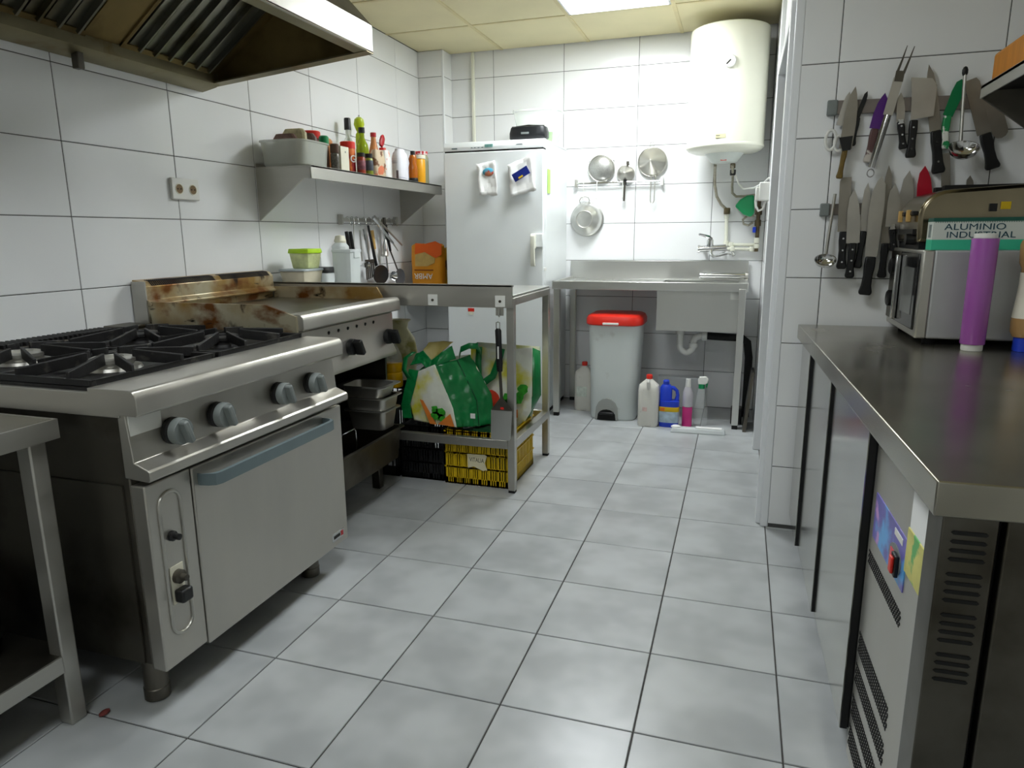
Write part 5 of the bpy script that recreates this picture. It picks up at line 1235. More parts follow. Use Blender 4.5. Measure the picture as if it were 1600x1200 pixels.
# ------------------------------------------------------------------ bin and cleaning bottles
def rsq(prof, c, sx, sy, n=40, power=4.5):
    return MB().lathe(prof, c, n, 'z', sx, sy, power)
def make_bin():
    c = (0.462, 3.335, 0)
    t = thing('pedal_bin', 'white plastic pedal bin with red lid under the sink', 'bin', c)
    b = rsq([(0.0, 0.002), (0.93, 0.002), (0.96, 0.012), (1.0, 0.30), (1.09, 0.60), (1.09, 0.615), (0.0, 0.615)], c, 0.155, 0.145)
    # arch for the pedal cut into the lower front
    bo = b.build('body', mat('pale_bin_plastic', (206, 212, 210), 0.4, var=0.03, scale=4, stain=[((168, 166, 158), 7, 0.62, 0.8)]), t)
    ar = []
    for i in range(9):
        a = PI * i / 8
        ar.append((0.432 - 0.075 * math.cos(a), 0.03 + 0.115 * math.sin(a) ** 0.8 if 0 < i < 8 else 0.004))
    ao = MB().prism(ar, 'y', 3.183, 3.26).build('pedal_recess', mat('bin_recess', (150, 152, 148), 0.6), t)
    MB().prism([(p_[0] * 0.80 + 0.432 * 0.20, p_[1] * 0.50) for p_ in ar], 'y', 3.1815, 3.184).build('recess_opening', M['dark'], ao)
    B(0.385, 0.48, 3.165, 3.20, 0.040, 0.056).build('pedal', M['black'], t, bev=0.004)
    l = rsq([(0.0, 0.616), (1.12, 0.616), (1.16, 0.622), (1.16, 0.652), (1.10, 0.672), (0.98, 0.682), (0.0, 0.688)], c, 0.158, 0.150)
    lo = l.build('lid', M['red'], t)
    B(0.40, 0.50, 3.156, 3.164, 0.622, 0.636).build('lid_grip', M['white_plastic'], lo, bev=0.003)
make_bin()
def jug(name, label, c, w, d, h, m, capm, extra=None, cap_dx=0.0, rz=0.0, wear=None):
    t = thing(name, label, 'bottle', c)
    b = MB().lathe([(0.0, 0.0), (0.92, 0.0), (1.0, 0.012), (1.0, h * 0.70), (0.92, h * 0.80), (0.34, h * 0.905), (0.30, h * 0.92), (0.0, h * 0.92)], c, 36, 'z', w / 2, d / 2, 4)
    b.build('body', m, t)
    MB().lathe([(0.0, h * 0.921), (0.018, h * 0.921), (0.019, h * 0.925), (0.019, h * 0.985), (0.016, h), (0.0, h)], (c[0] + cap_dx, c[1], c[2]), 18).build('cap', capm, t)
    return t
dirty_white = mat('scuffed_white_plastic', (216, 214, 206), 0.45, var=0.04, stain=[((150, 140, 130), 18, 0.62, 0.72)])
t_ = jug('bleach_jug', 'scuffed white cleaner jug with red cap beside the bin', (0.704, 3.14, 0), 0.128, 0.09, 0.325, dirty_white, M['red'])
MB().tube([(0.704, 3.10, 0.298), (0.704, 3.09, 0.285), (0.704, 3.092, 0.262), (0.704, 3.105, 0.240)], 0.011, 8).build('moulded_handle', dirty_white, t_)
B(0.672, 0.700, 3.0935, 3.096, 0.10, 0.125).build('faded_print', mat('faded_pink', (206, 178, 172), 0.6, var=0.2, scale=60), t_)
t_ = thing('cleaner_jug', 'blue cleaner jug with yellow and grey label', 'bottle', (0.829, 3.16, 0))
c = (0.829, 3.16, 0)
MB().lathe([(0.0, 0.0), (0.92, 0.0), (1.0, 0.012), (1.0, 0.165), (0.0, 0.168)], c, 36, 'z', 0.060, 0.04, 4).build('body', M['blue'], t_)
MB().lathe([(0.0, 0.0), (0.5, 0.0), (0.5, 0.085), (0.33, 0.105), (0.0, 0.105)], (0.807, 3.16, 0.16), 24, 'z', 0.074, 0.058, 3).build('shoulder', M['blue'], t_)
MB().tube([(0.825, 3.16, 0.245), (0.852, 3.16, 0.245), (0.872, 3.16, 0.228), (0.878, 3.16, 0.20), (0.872, 3.16, 0.165)], 0.011, 10, rf=[0.014, 0.012, 0.011, 0.011, 0.014]).build('handle', M['blue'], t_)
MB().lathe([(0.0, 0.264), (0.018, 0.264), (0.019, 0.267), (0.019, 0.288), (0.015, 0.293), (0.0, 0.294)], (0.806, 3.16, 0), 18).build('cap', M['blue'], t_)
lb = MB().lathe([(1.012, 0.03), (1.02, 0.031), (1.02, 0.112), (1.012, 0.113)], c, 36, 'z', 0.060, 0.04, 4).build('label', mat('grey_blue_label', (170, 190, 204), 0.4, var=0.2, scale=30), t_)
MB().lathe([(1.024, 0.100), (1.03, 0.101), (1.03, 0.128), (1.024, 0.129)], c, 36, 'z', 0.060, 0.04, 4).build('label_band', M['yellow'], lb)
B(0.778, 0.806, 3.116, 3.1185, 0.105, 0.125).build('label_mark', M['orange'], lb)
cyl_item('soap_bottle', 'slim clear bottle half full of pink liquid', 'bottle', (0.937, 3.19, 0),
         [(0.0, 0.0), (0.029, 0.0), (0.031, 0.004), (0.030, 0.125), (0.0, 0.126)], mat('pink_liquid', (236, 60, 150), 0.25, trans=0.2, var=0.05),
         [('upper_bottle', [(0.0, 0.127), (0.030, 0.127), (0.032, 0.19), (0.030, 0.215), (0.019, 0.25), (0.0, 0.25)], mat('milky_bottle', (226, 222, 228), 0.3, trans=0.4, var=0.03)),
          ('cap', [(0.0, 0.251), (0.017, 0.251), (0.015, 0.300), (0.0, 0.302)], M['white_plastic'])])
t_ = cyl_item('spray_bottle', 'empty clear spray bottle with green and white trigger', 'bottle', (1.015, 3.235, 0),
         [(0.0, 0.0), (0.040, 0.0), (0.043, 0.005), (0.043, 0.11), (0.034, 0.155), (0.028, 0.19), (0.020, 0.235), (0.0, 0.235)], M['clear'],
         [('collar', [(0.0, 0.236), (0.019, 0.236), (0.019, 0.262), (0.0, 0.262)], M['green'])])
MB().prism([(0.992, 0.262), (1.036, 0.262), (1.050, 0.272), (1.054, 0.298), (1.040, 0.312), (1.0, 0.310), (0.990, 0.290)], 'y', 3.222, 3.248).build('trigger_head', M['white_plastic'], t_, bev=0.004)
MB().prism([(1.040, 0.272), (1.054, 0.285), (1.052, 0.262), (1.046, 0.240), (1.040, 0.245)], 'y', 3.229, 3.241).build('trigger', M['green'], t_)
t_ = thing('tray_packet', 'flattened clear plastic tray lying on the floor before the bottles', 'packet', (1.02, 3.04, 0))
MB().hexa([(0.85, 3.01, 0.0), (1.17, 3.02, 0.0), (1.175, 3.075, 0.0), (0.86, 3.075, 0.0)], [(0.865, 3.02, 0.03), (1.165, 3.03, 0.032), (1.165, 3.07, 0.032), (0.87, 3.068, 0.03)]).build('tray', M['frost'], t_, bev=0.006)
MB().box(1.0, 1.15, 3.03, 3.068, 0.0325, 0.0355).build('paper_sleeve', M['paper'], t_)
MB().sphere((0.885, 3.04, 0.032), 0.02, 10, 1.6, 1, 0.6).build('crumpled_end', M['paper'], t_)
t_ = jug('bleach_jug', 'white cleaner jug with red cap half hidden behind the bin', (0.235, 3.425, 0), 0.13, 0.09, 0.335, dirty_white, M['red'])
MB().box(0.19, 0.26, 3.378, 3.3815, 0.10, 0.17).build('label', mat('green_white_label', (206, 214, 204), 0.5, var=0.2, scale=40), t_)

# ------------------------------------------------------------------ refrigerated counter (slightly askew)
def make_counter():
    t = thing('refrigerated_counter', 'long stainless steel refrigerated counter with three doors on the right', 'counter', (1.477, -0.095, 0), math.radians(1.81), local=True)
    L_, D_ = 1.775, 0.64
    B(0.0, D_, 0.0, L_, 0.786, 0.838).build('worktop', M['steel_top'], t, bev=0.003, seg=3)
    B(0.050, D_ - 0.01, 0.085, L_ - 0.01, 0.03, 0.786).build('body', M['steel_dark'], t)
    B(0.07, D_ - 0.03, 0.10, L_ - 0.03, 0.0, 0.031).build('plinth', M['dark'], t)
    # machine compartment front with perforations
    mp_ = B(0.028, 0.050, 0.022, 0.478, 0.028, 0.786).build('machine_panel', M['steel_y'], t, bev=0.002)
    def perf(a, b_, c_, name):
        """a: far top corner, b_: near top, c_: far bottom (local y,z)"""
        k = MB(); n = 26; m_ = 5
        dy, dz = b_[0] - a[0], c_[1] - a[1]
        for i in range(n):
            for j in range(m_):
                y = a[0] + dy * (i + (0.5 if j % 2 else 0)) / n; z = a[1] + dz * (j + 0.2) / m_
                k.box(0.0270, 0.0285, min(y, y + dy / n * 0.5), max(y, y + dy / n * 0.5), z + dz / m_ * 0.75, z)
        k.build(name, M['dark'], mp_, kind='stuff')
    p0 = (0.034,0.459,0.532); p1 = (0.034,0.194,0.519); p2 = (0.034,0.463,0.501)
    perf((p0[1], p0[2]), (p1[1], p0[2]), (p0[1], p2[2]), 'perforation')
    for q0, q2 in (((0.034,0.465,0.340), (0.034,0.468,0.290)), ((0.034,0.467,0.265), (0.034,0.468,0.217)), ((0.034,0.468,0.187), (0.034,0.471,0.135)), ((0.034,0.468,0.113), (0.034,0.471,0.059))):
        e = (0.034,0.200,0.335)
        perf((q0[1], q0[2]), (e[1], q0[2]), (q0[1], q2[2]), 'perforation')
    # doors
    for i, (a, b_) in enumerate(((0.484, 0.990), (0.998, 1.452), (1.460, L_ - 0.012))):
        xa, xb = (0.010, 0.020) if i else (0.010, 0.018)
        d = MB().prism([(xa, a), (xa + 0.006, a), (xb + 0.006, b_), (xb, b_)], 'z', 0.082, 0.778).build('door', M['door_steel'], t)
        MB().prism([(xa + 0.006, a + 0.001), (0.050, a + 0.001), (0.050, b_ - 0.002), (xb + 0.006, b_ - 0.002)], 'z', 0.085, 0.776).build('door_gasket', M['dark'], d)
        B(xa + 0.002, xa + 0.016, a - 0.001, a + 0.003, 0.082, 0.778).build('door_edge', M['black'], d)
    # near end: corner post with louvre slots, groove, side panel
    po = B(0.018, 0.088, 0.018, 0.085, 0.02, 0.786).build('corner_post', M['steel_dark'], t, bev=0.002)
    sl = []
    for g in (0.758, 0.694, 0.630, 0.566):
        for k in range(4):
            z = g - k * 0.0135
            MB().prism([(0.030, z), (0.033, z + 0.0028), (0.074, z + 0.0028), (0.077, z), (0.074, z - 0.0028), (0.033, z - 0.0028)], 'y', 0.0165, 0.0185).build('louvre_slot', M['dark'], po)
    B(0.088, 0.100, 0.045, 0.085, 0.02, 0.786).build('groove', M['dark'], t)
    B(0.100, D_, 0.024, 0.085, 0.02, 0.782).build('side_panel', M['steel_dark'], t, bev=0.003)
    # control sticker, switch, notes
    a = (0.033,0.441,0.672); c_ = (0.033,0.202,0.598); r_ = (0.033,0.205,0.673)
    y0, y1, z1, z0 = r_[1], a[1], a[2], c_[2]
    pur = mat('purple_label', (104, 96, 178), 0.35, var=0.15, scale=14, stain=[((96, 170, 230), 9, 0.52, 0.6), ((200, 150, 210), 14, 0.6, 0.66)])
    zt, zb = a[2] - 0.01, a[2] - 0.105
    st = B(0.0262, 0.0282, y0 - 0.005, y1, zb, zt).build('control_label', pur, t)
    ym = y0 + 0.055
    ov = [(ym + 0.040 * math.cos(k * PI / 10) * (1.0), (zb + zt) / 2 - 0.012 + 0.026 * math.sin(k * PI / 10)) for k in range(20)]
    MB().prism(ov, 'x', 0.0240, 0.0265).build('control_bezel', M['knob'], st)
    B(0.0225, 0.0242, ym + 0.002, ym + 0.026, (zb + zt) / 2 - 0.024, (zb + zt) / 2 + 0.0).build('display', mat('red_display', (220, 50, 70), 0.3, var=0.3, scale=60), st)
    B(0.0170, 0.0242, ym - 0.035, ym - 0.006, (zb + zt) / 2 - 0.034, (zb + zt) / 2 + 0.006).build('switch_frame', M['black'], st, bev=0.002)
    B(0.0120, 0.0172, ym - 0.030, ym - 0.011, (zb + zt) / 2 - 0.029, (zb + zt) / 2 + 0.001).build('rocker_switch', M['red'], st, bev=0.002)
    B(0.0252, 0.0265, y0 + 0.02, y0 + 0.075, zt - 0.020, zt - 0.008).build('label_print', M['white_plastic'], st)
    a = (0.033,0.185,0.747); c_ = (0.033,0.081,0.704)
    ws = B(0.0262, 0.0282, 0.026, a[1] + 0.01, 0.690, 0.770).build('white_sticker', M['paper'], t)
    a = (0.033,0.206,0.637); c_ = (0.033,0.101,0.611)
    B(0.0240, 0.0282, 0.034, a[1] - 0.01, 0.612, 0.690).build('paper_note', mat('yellow_green_note', (206, 200, 120), 0.7, var=0.15, scale=20, stain=[((110, 180, 110), 18, 0.56, 0.62)]), t)
make_counter()

# ------------------------------------------------------------------ microwave, toaster, foil, film roll, bottle
ZW = 0.8385
def make_microwave():
    t = thing('microwave_oven', 'silver microwave oven with scratched side on the counter', 'microwave', (1.91, 1.46, ZW))
    x0, x1, y0, y1, z0, z1 = 1.718, 2.10, 1.238, 1.685, 0.858, 1.122
    B(x0 + 0.03, x1, y0, y1, z0, z1).build('case', mat('scratched_silver', (178, 180, 180), 0.4, 0.35, var=0.06, stain=[((120, 90, 50), 11, 0.68, 0.72)]), t, bev=0.006, seg=3)
    f = B(x0, x0 + 0.03, y0, y1, z0, z1).build('front_frame', M['steel'], t, bev=0.004)
    d = B(x0 - 0.006, x0 + 0.004, y0 + 0.03, y0 + 0.28, z0 + 0.022, z1 - 0.010).build('door', M['gloss_black'], t, bev=0.003)
    B(x0 - 0.0075, x0 - 0.004, y0 + 0.065, y0 + 0.215, z0 + 0.065, z1 - 0.055).build('door_window', mat('window_mesh', (120, 122, 120), 0.25, 0.3, var=0.1), d)
    B(x0 - 0.022, x0 - 0.006, y0 + 0.262, y0 + 0.278, z0 + 0.03, z1 - 0.02).build('door_handle', M['chrome'], d, bev=0.003)
    cp_ = B(x0 - 0.005, x0 + 0.004, y0 + 0.288, y1 - 0.006, z0 + 0.022, z1 - 0.010).build('control_panel', M['steel_dark'], t, bev=0.002)
    for z in (1.06, 0.95):
        MB().lathe([(0.028, 0.0), (0.028, -0.014), (0.022, -0.018), (0.0, -0.018)], (x0 - 0.005, y1 - 0.085, z), 22, 'x').build('dial', M['black'], cp_)
    for x in (x0 + 0.05, x1 - 0.05):
        for y in (y0 + 0.05, y1 - 0.05):
            MB().cyl((x, y, ZW), (x, y, z0), 0.018, n=14).build('foot', M['rubber'], t)
make_microwave()
def make_toaster():
    zb = 1.1225
    t = thing('toaster', 'dull steel toaster with rounded top on the microwave', 'toaster', (1.94, 1.50, zb))
    pr = []
    for cx, cz, a0, r in ((2.06, zb + 0.125, 0, 0.07), (1.80, zb + 0.100, 90, 0.08)):
        for i in range(9):
            a = math.radians(a0 + 90 * i / 8)
            pr.append((cx + r * math.cos(a), cz + r * math.sin(a)))
    pr += [(1.722, zb + 0.02), (2.13, zb + 0.02)]
    MB().prism(pr, 'y', 1.36, 1.66).build('shell', mat('toaster_steel', (140, 130, 108), 0.22, 1.0, var=0.15, scale=5), t, bev=0.012, seg=3)
    B(1.73, 2.12, 1.37, 1.65, zb, zb + 0.021).build('base', M['black'], t)
    for y in (1.40, 1.52):
        s_ = B(1.708, 1.735, y, y + 0.085, zb + 0.105, zb + 0.118).build('lever', M['black'], t, bev=0.003)
        B(1.700, 1.712, y + 0.030, y + 0.050, zb + 0.085, zb + 0.122).build('lever_tip', M['wood'], s_, bev=0.002)
    B(1.715, 1.73, 1.40, 1.62, zb + 0.045, zb + 0.062).build('dial_strip', M['black'], t)
    MB().cyl((1.70, 1.42, zb + 0.03), (1.73, 1.42, zb + 0.03), 0.018, n=14).build('browning_knob', M['black'], t)
    for y in (1.44, 1.55):
        B(1.80, 2.05, y, y + 0.035, zb + 0.180, zb + 0.196).build('bread_slot', M['dark'], t)
    B(1.935, 1.960, 1.3555, 1.361, zb + 0.118, zb + 0.140).build('price_tag', M['yellow'], t)
    B(1.905, 1.925, 1.3555, 1.361, zb + 0.112, zb + 0.135).build('side_switch', M['black'], t)
make_toaster()
def make_foil():
    zb = 1.1225
    t = thing('foil_box', 'green and white aluminium foil carton lying before the toaster', 'box', (1.90, 1.285, zb))
    x0, x1, y0, y1 = 1.738, 2.05, 1.252, 1.318
    B(x0, x1, y0, y1, zb, zb + 0.030).build('lower_carton', mat('mint_card', (60, 190, 150), 0.5, var=0.05), t)
    B(x0, x1, y0, y1, zb + 0.030, zb + 0.082).build('middle_carton', mat('foil_white_card', (206, 212, 204), 0.5, var=0.04), t)
    B(x0, x1, y0, y1, zb + 0.082, zb + 0.093).build('upper_carton', mat('dark_green_card', (20, 84, 70), 0.5, var=0.06), t)
    k = MB()
    for i in range(52):
        x = x0 + 0.003 + i * 0.006
        if x > x1 - 0.006: break
        k.prism([(x, zb + 0.0825), (x + 0.006, zb + 0.0825), (x + 0.003, zb + 0.078)], 'y', y0 - 0.0008, y0 + 0.001)
    k.build('cutter_teeth', mat('cutter_grey', (120, 140, 130), 0.4), t, kind='stuff')
    ink = mat('dark_teal_ink', (24, 70, 84), 0.5)
    text('lettering', 'ALUMINIO', ink, t, 0.0255, (x0 + 0.108, y0 - 0.0005, zb + 0.066), (1, 0, 0), (0, 0, 1), 0.0004, 1.30)
    text('lettering', 'INDUSTRIAL', ink, t, 0.0255, (x0 + 0.124, y0 - 0.0005, zb + 0.043), (1, 0, 0), (0, 0, 1), 0.0004, 1.25)
    B(x0 - 0.0006, x0 + 0.001, y0 + 0.018, y0 + 0.045, zb + 0.036, zb + 0.074).build('end_print', mat('grey_print', (120, 130, 128), 0.6, var=0.4, scale=80), t)
make_foil()
t_ = thing('film_roll', 'tall purple roll of cling film standing on the counter', 'film roll', (1.852, 1.165, ZW))
MB().lathe([(0.0, 0.0), (0.0265, 0.0), (0.0275, 0.003), (0.0275, 0.018), (0.0, 0.018)], (1.852, 1.165, ZW), 28).build('core', M['white_plastic'], t_)
MB().lathe([(0.0, 0.019), (0.031, 0.019), (0.032, 0.022), (0.034, 0.315), (0.033, 0.318), (0.0, 0.318)], (1.852, 1.165, ZW), 32).build('wrapped_film', M['purple'], t_)
MB().lathe([(0.0, 0.319), (0.029, 0.319), (0.029, 0.331), (0.022, 0.332), (0.020, 0.324), (0.0, 0.324)], (1.852, 1.165, ZW), 28).build('core', M['white_plastic'], t_)
t_ = cyl_item('sauce_bottle', 'upside-down sauce bottle with blue cap at the picture edge', 'bottle', (1.985, 1.185, ZW),
         [(0.0, 0.041), (0.030, 0.041), (0.037, 0.055), (0.038, 0.085), (0.034, 0.13), (0.029, 0.19), (0.030, 0.235), (0.037, 0.25), (0.040, 0.30), (0.036, 0.312), (0.0, 0.312)], mat('tan_sauce', (190, 150, 96), 0.25, trans=0.2, var=0.08),
         [('cap', [(0.0, 0.0), (0.025, 0.0), (0.026, 0.003), (0.026, 0.040), (0.0, 0.040)], M['blue']),
          ('label', [(0.0375, 0.095), (0.0372, 0.096), (0.0305, 0.19), (0.0308, 0.222), (0.030, 0.223)], mat('cream_label', (228, 224, 206), 0.45, var=0.04))])
for k, (dx, z, r, m) in enumerate(((-0.016, 0.172, 0.009, M['dark_red']), (0.004, 0.165, 0.010, M['orange']), (0.0, 0.198, 0.009, leaf_green), (-0.012, 0.212, 0.007, M['yellow']))):
    MB().lathe([(0.0, -0.001), (r, 0.0), (r, 0.004), (0.0, 0.004)], (1.985 + dx, 1.185 - 0.034 + abs(dx) * 0.25 + 0.0005, ZW + z), 14, 'y').build('fruit_print', m, t_)

# ------------------------------------------------------------------ upper shelf at the right edge
def right_shelf():
    t = thing('wall_shelf', 'steel bracket shelf with painted underside shading high on the right wall', 'shelf', (2.0, 1.0, 1.30))
    x0 = 1.868
    B(x0, 2.154, -0.3, 1.45, 1.600, 1.608).build('shelf_board', M['steel'], t)
    B(x0, x0 + 0.004, -0.3, 1.45, 1.572, 1.609).build('front_lip', M['sink_steel'], t)
    for y in (1.44, -0.3):
        MB().prism([(2.152, 1.36), (2.152, 1.600), (x0 + 0.004, 1.600), (x0 + 0.004, 1.573)], 'y', y, y + 0.010).build('bracket', M['steel_dark'], t)
    B(x0 + 0.004, 2.15, -0.29, 1.44, 1.593, 1.600).build('underside_shade', M['dark'], t)  # near-black sheet puts the shade below the shelf into colour
right_shelf()
b = B(1.885, 2.05, 1.08, 1.43, 1.6085, 1.695).build('wooden_block', mat('orange_wood', (206, 132, 30), 0.55, var=0.15, scale=6, stretch=(1, 6, 1)), bev=0.012, seg=3)
tag(b, 'orange wooden block lying on the high right shelf', 'block')

# ------------------------------------------------------------------ knife strips and knives
def strip(label, a, b_, h):
    t = thing('knife_strip', label, 'knife rack', (a[0], YK - 0.012, a[2] - h / 2))
    MB().hexa([(a[0], YK - 0.016, a[2] - h / 2), (b_[0], YK - 0.016, b_[2] - h / 2), (b_[0], YK, b_[2] - h / 2), (a[0], YK, a[2] - h / 2)],
              [(a[0], YK - 0.016, a[2] + h / 2), (b_[0], YK - 0.016, b_[2] + h / 2), (b_[0], YK, b_[2] + h / 2), (a[0], YK, a[2] + h / 2)]).build('magnetic_bar', mat('strip_grey', (126, 118, 112), 0.4, 0.4, var=0.08), t, bev=0.002)
    return t
YS = YK - 0.016
A_, B_e = (1.466,1.700,1.609), (1.972,1.700,1.601)
st1 = strip('upper magnetic knife strip on the white tiles', A_, B_e, 0.046)
e0 = (1.478,1.695,1.607)
B(A_[0] - 0.004, A_[0] + 0.03, YK - 0.020, YK, A_[2] - 0.027, A_[2] + 0.025).build('end_cap', M['knob'], st1, bev=0.004)
A_, B_e = (1.468,1.700,1.257), (1.952,1.700,1.261)
st2 = strip('lower magnetic knife strip on the white tiles', A_, B_e, 0.040)
B(A_[0] - 0.002, A_[0] + 0.03, YK - 0.020, YK, A_[2] - 0.023, A_[2] + 0.023).build('end_cap', M['knob'], st2, bev=0.004)

def blade_poly(tip, heel, w, style='chef', side=1):
    """outline in (x,z) from tip down to heel; side = edge on the +/- side"""
    T, Hh = Vector((tip[0], tip[2])), Vector((heel[0], heel[2]))
    d = (Hh - T); L_ = d.length; d.normalize(); n = Vector((-d.y, d.x)) * side
    if style == 'chef':
        sp = [(0.0, -0.02), (0.15, -0.35), (0.4, -0.48), (1.0, -0.5)]
        ed = [(1.0, 0.5), (0.6, 0.5), (0.3, 0.38), (0.12, 0.18)]
    elif style == 'slim':
        sp = [(0.0, 0.0), (0.12, -0.4), (1.0, -0.5)]
        ed = [(1.0, 0.5), (0.35, 0.5), (0.15, 0.35)]
    elif style == 'butcher':
        sp = [(0.0, -0.1), (0.10, -0.42), (0.35, -0.5), (1.0, -0.42)]
        ed = [(1.0, 0.42), (0.45, 0.5), (0.2, 0.42), (0.06, 0.15)]
    elif style == 'square':
        sp = [(0.0, -0.45), (1.0, -0.5)]
        ed = [(1.0, 0.5), (0.08, 0.5), (0.0, 0.35)]
    else:
        sp, ed = [(0.0, -0.5), (1.0, -0.5)], [(1.0, 0.5), (0.0, 0.5)]
    return [tuple(T + d * (L_ * u) + n * (w * v)) for u, v in sp + ed]
def handle_poly(a, b_, w0, w1, curve=0.0):
    A2, B2 = Vector((a[0], a[2])), Vector((b_[0], b_[2]))
    d = B2 - A2; L_ = d.length; d.normalize(); n = Vector((-d.y, d.x))
    out = []
    prof = [(0.0, 0.46), (0.25, 0.5), (0.5, 0.42), (0.75, 0.46), (0.93, 0.62), (1.0, 0.5)]
    for u, v in prof:
        w = (w0 + (w1 - w0) * u) * v
        out.append(tuple(A2 + d * (L_ * u) + n * (w + curve * math.sin(PI * u))))
    for u, v in prof[::-1]:
        w = (w0 + (w1 - w0) * u) * v
        out.append(tuple(A2 + d * (L_ * u) + n * (-w + curve * math.sin(PI * u))))
    return out
kn_blade = mat('knife_blade_steel', (190, 186, 178), 0.42, 0.85, var=0.12, scale=8)
kn_dark = mat('knife_blade_dark', (156, 150, 140), 0.42, 0.85, var=0.15, scale=8)
def knife(label, tip, heel, end, w, style='chef', side=1, bm=kn_blade, hm=None, hw=0.026, rivets=0, off=0.0, bolster=False, name='kitchen_knife', curve=0.0):
    y1 = YS - 0.0005 - off
    t = thing(name, label, 'knife', (end[0], y1, end[2]), group=None)
    MB().prism(blade_poly(tip, heel, w, style, side), 'y', y1 - 0.0022, y1).build('blade', bm, t)
    h = MB().prism(handle_poly(heel, end, hw, hw, curve), 'y', y1 - 0.011, y1 + 0.008).build('handle', hm or M['black'], t, bev=0.004)
    if bolster:
        MB().prism(handle_poly(tuple(heel[i] + (tip[i] - heel[i]) * 0.06 for i in range(3)), tuple(heel[i] + (end[i] - heel[i]) * 0.12 for i in range(3)), hw * 0.8, hw * 0.8), 'y', y1 - 0.0125, y1 + 0.007).build('bolster', M['chrome'], t, bev=0.002)
    for k in range(rivets):
        f = (k + 0.6) / (rivets + 0.2)
        c = tuple(heel[i] + (end[i] - heel[i]) * f for i in range(3))
        MB().cyl((c[0], y1 - 0.0125, c[2]), (c[0], y1 - 0.010, c[2]), 0.0032, n=10).build('rivet', M['chrome'], h)
    return t
W = 1.69
# upper row, left to right
t_ = thing('kitchen_scissors', 'kitchen scissors with white handles at the left of upper strip', 'scissors', (1.493,1.690,1.463))
y1 = YS - 0.0005
MB().prism(blade_poly((1.530,1.690,1.658), (1.505,1.690,1.547), 0.020, 'slim', -1), 'y', y1 - 0.003, y1).build('blade', kn_blade, t_)
for c_, rx, rz in (((1.481,1.685,1.498), 0.017, 0.034), ((1.509,1.685,1.486), 0.015, 0.026)):
    MB().tube([(c_[0] + rx * math.cos(a), y1 - 0.006, c_[2] + rz * math.sin(a)) for a in [2 * PI * i / 18 for i in range(18)]], 0.0055, 8, True).build('finger_ring', M['white_plastic'], t_)
knife('broad knife in a dark sheath with olive curved handle', (1.547,1.670,1.672), (1.530,1.670,1.466), (1.518,1.670,1.364), 0.042, 'chef', 1, bm=kn_dark, hm=mat('olive_handle', (110, 88, 34), 0.5, var=0.3, scale=18), hw=0.018, off=0.014)
bpy.context.view_layer.update()
sh = [(1.506,1.665,1.503), (1.550,1.665,1.507), (1.546,1.665,1.460), (1.520,1.665,1.457)]
MB().slab(sh, (0, 1, 0), 0.004).build('sheath_mouth', M['black'], [o for o in bpy.data.objects if o.get('label', '').startswith('broad knife in a dark')][0])
knife('slim black knife in the upper row beside the sheathed one', (1.587,1.690,1.656), (1.561,1.690,1.570), (1.550,1.690,1.476), 0.016, 'slim', 1, bm=M['black'], hw=0.022)
knife('purple bladed knife with white and brown handle', (1.642,1.690,1.647), (1.621,1.690,1.530), (1.607,1.690,1.417), 0.036, 'chef', -1, bm=mat('purple_coating', (84, 34, 120), 0.35, var=0.1), hm=mat('two_tone_handle', (196, 188, 178), 0.45, var=0.05, stain=[((90, 62, 60), 22, 0.5, 0.53)]), hw=0.026)
def fork():
    y1 = YS - 0.028
    T1, T2, Bs = (1.692,1.665,1.788), (1.714,1.665,1.784), (1.679,1.665,1.703)
    N1, N2, E_ = (1.675,1.665,1.687), (1.653,1.665,1.569), (1.617,1.665,1.397)
    t = thing('carving_fork', 'long two-pronged carving fork with round steel handle', 'fork', (E_[0], y1, E_[2]))
    f = lambda p_: (p_[0], y1, p_[2])
    MB().tube([f(T1), ((T1[0] + Bs[0]) / 2 - 0.004, y1, (T1[2] + Bs[2]) / 2), (Bs[0] - 0.010, y1, Bs[2])], 0.003, 6, rf=[0.0012, 0.003, 0.0045]).build('tine', M['steel_dark'], t)
    MB().tube([f(T2), ((T2[0] + Bs[0]) / 2 + 0.006, y1, (T2[2] + Bs[2]) / 2), (Bs[0] + 0.010, y1, Bs[2] - 0.002)], 0.003, 6, rf=[0.0012, 0.003, 0.0045]).build('tine', M['steel_dark'], t)
    MB().prism(blade_poly(N1, N2, 0.030, 'bar'), 'y', y1 - 0.004, y1 + 0.001).build('neck', kn_blade, t)
    MB().prism(blade_poly((Bs[0], 0, Bs[2] + 0.006), (N1[0], 0, N1[2] - 0.012), 0.027, 'bar'), 'y', y1 - 0.005, y1 + 0.002).build('fork_yoke', M['steel_dark'], t)
    MB().cyl(f(N2), f(E_), 0.0125, 0.0115, 18).build('handle', M['chrome'], t)
    MB().tube([(E_[0] + 0.011 * math.cos(a), y1, E_[2] - 0.018 + 0.013 * math.sin(a)) for a in [2 * PI * i / 16 for i in range(16)]], 0.002, 6, True).build('hanging_ring', M['chrome'], t)
fork()
knife('small paring knife with black riveted handle beside the cleaver', (1.692,1.690,1.645), (1.699,1.690,1.551), (1.716,1.690,1.458), 0.026, 'chef', 1, hw=0.022, rivets=3, bolster=True)
t_ = thing('meat_cleaver', 'wide rectangular meat cleaver with black handle', 'cleaver', (1.739,1.690,1.427))
y1 = YS - 0.0095
q = [(1.717,1.690,1.689), (1.781,1.690,1.682), (1.797,1.690,1.659), (1.797,1.690,1.561), (1.728,1.690,1.552), (1.725,1.690,1.621)]
MB().prism([(p_[0], p_[2]) for p_ in q], 'y', y1 - 0.003, y1).build('blade', kn_blade, t_)
a, b_ = (1.738,1.690,1.551), (1.739,1.690,1.427)
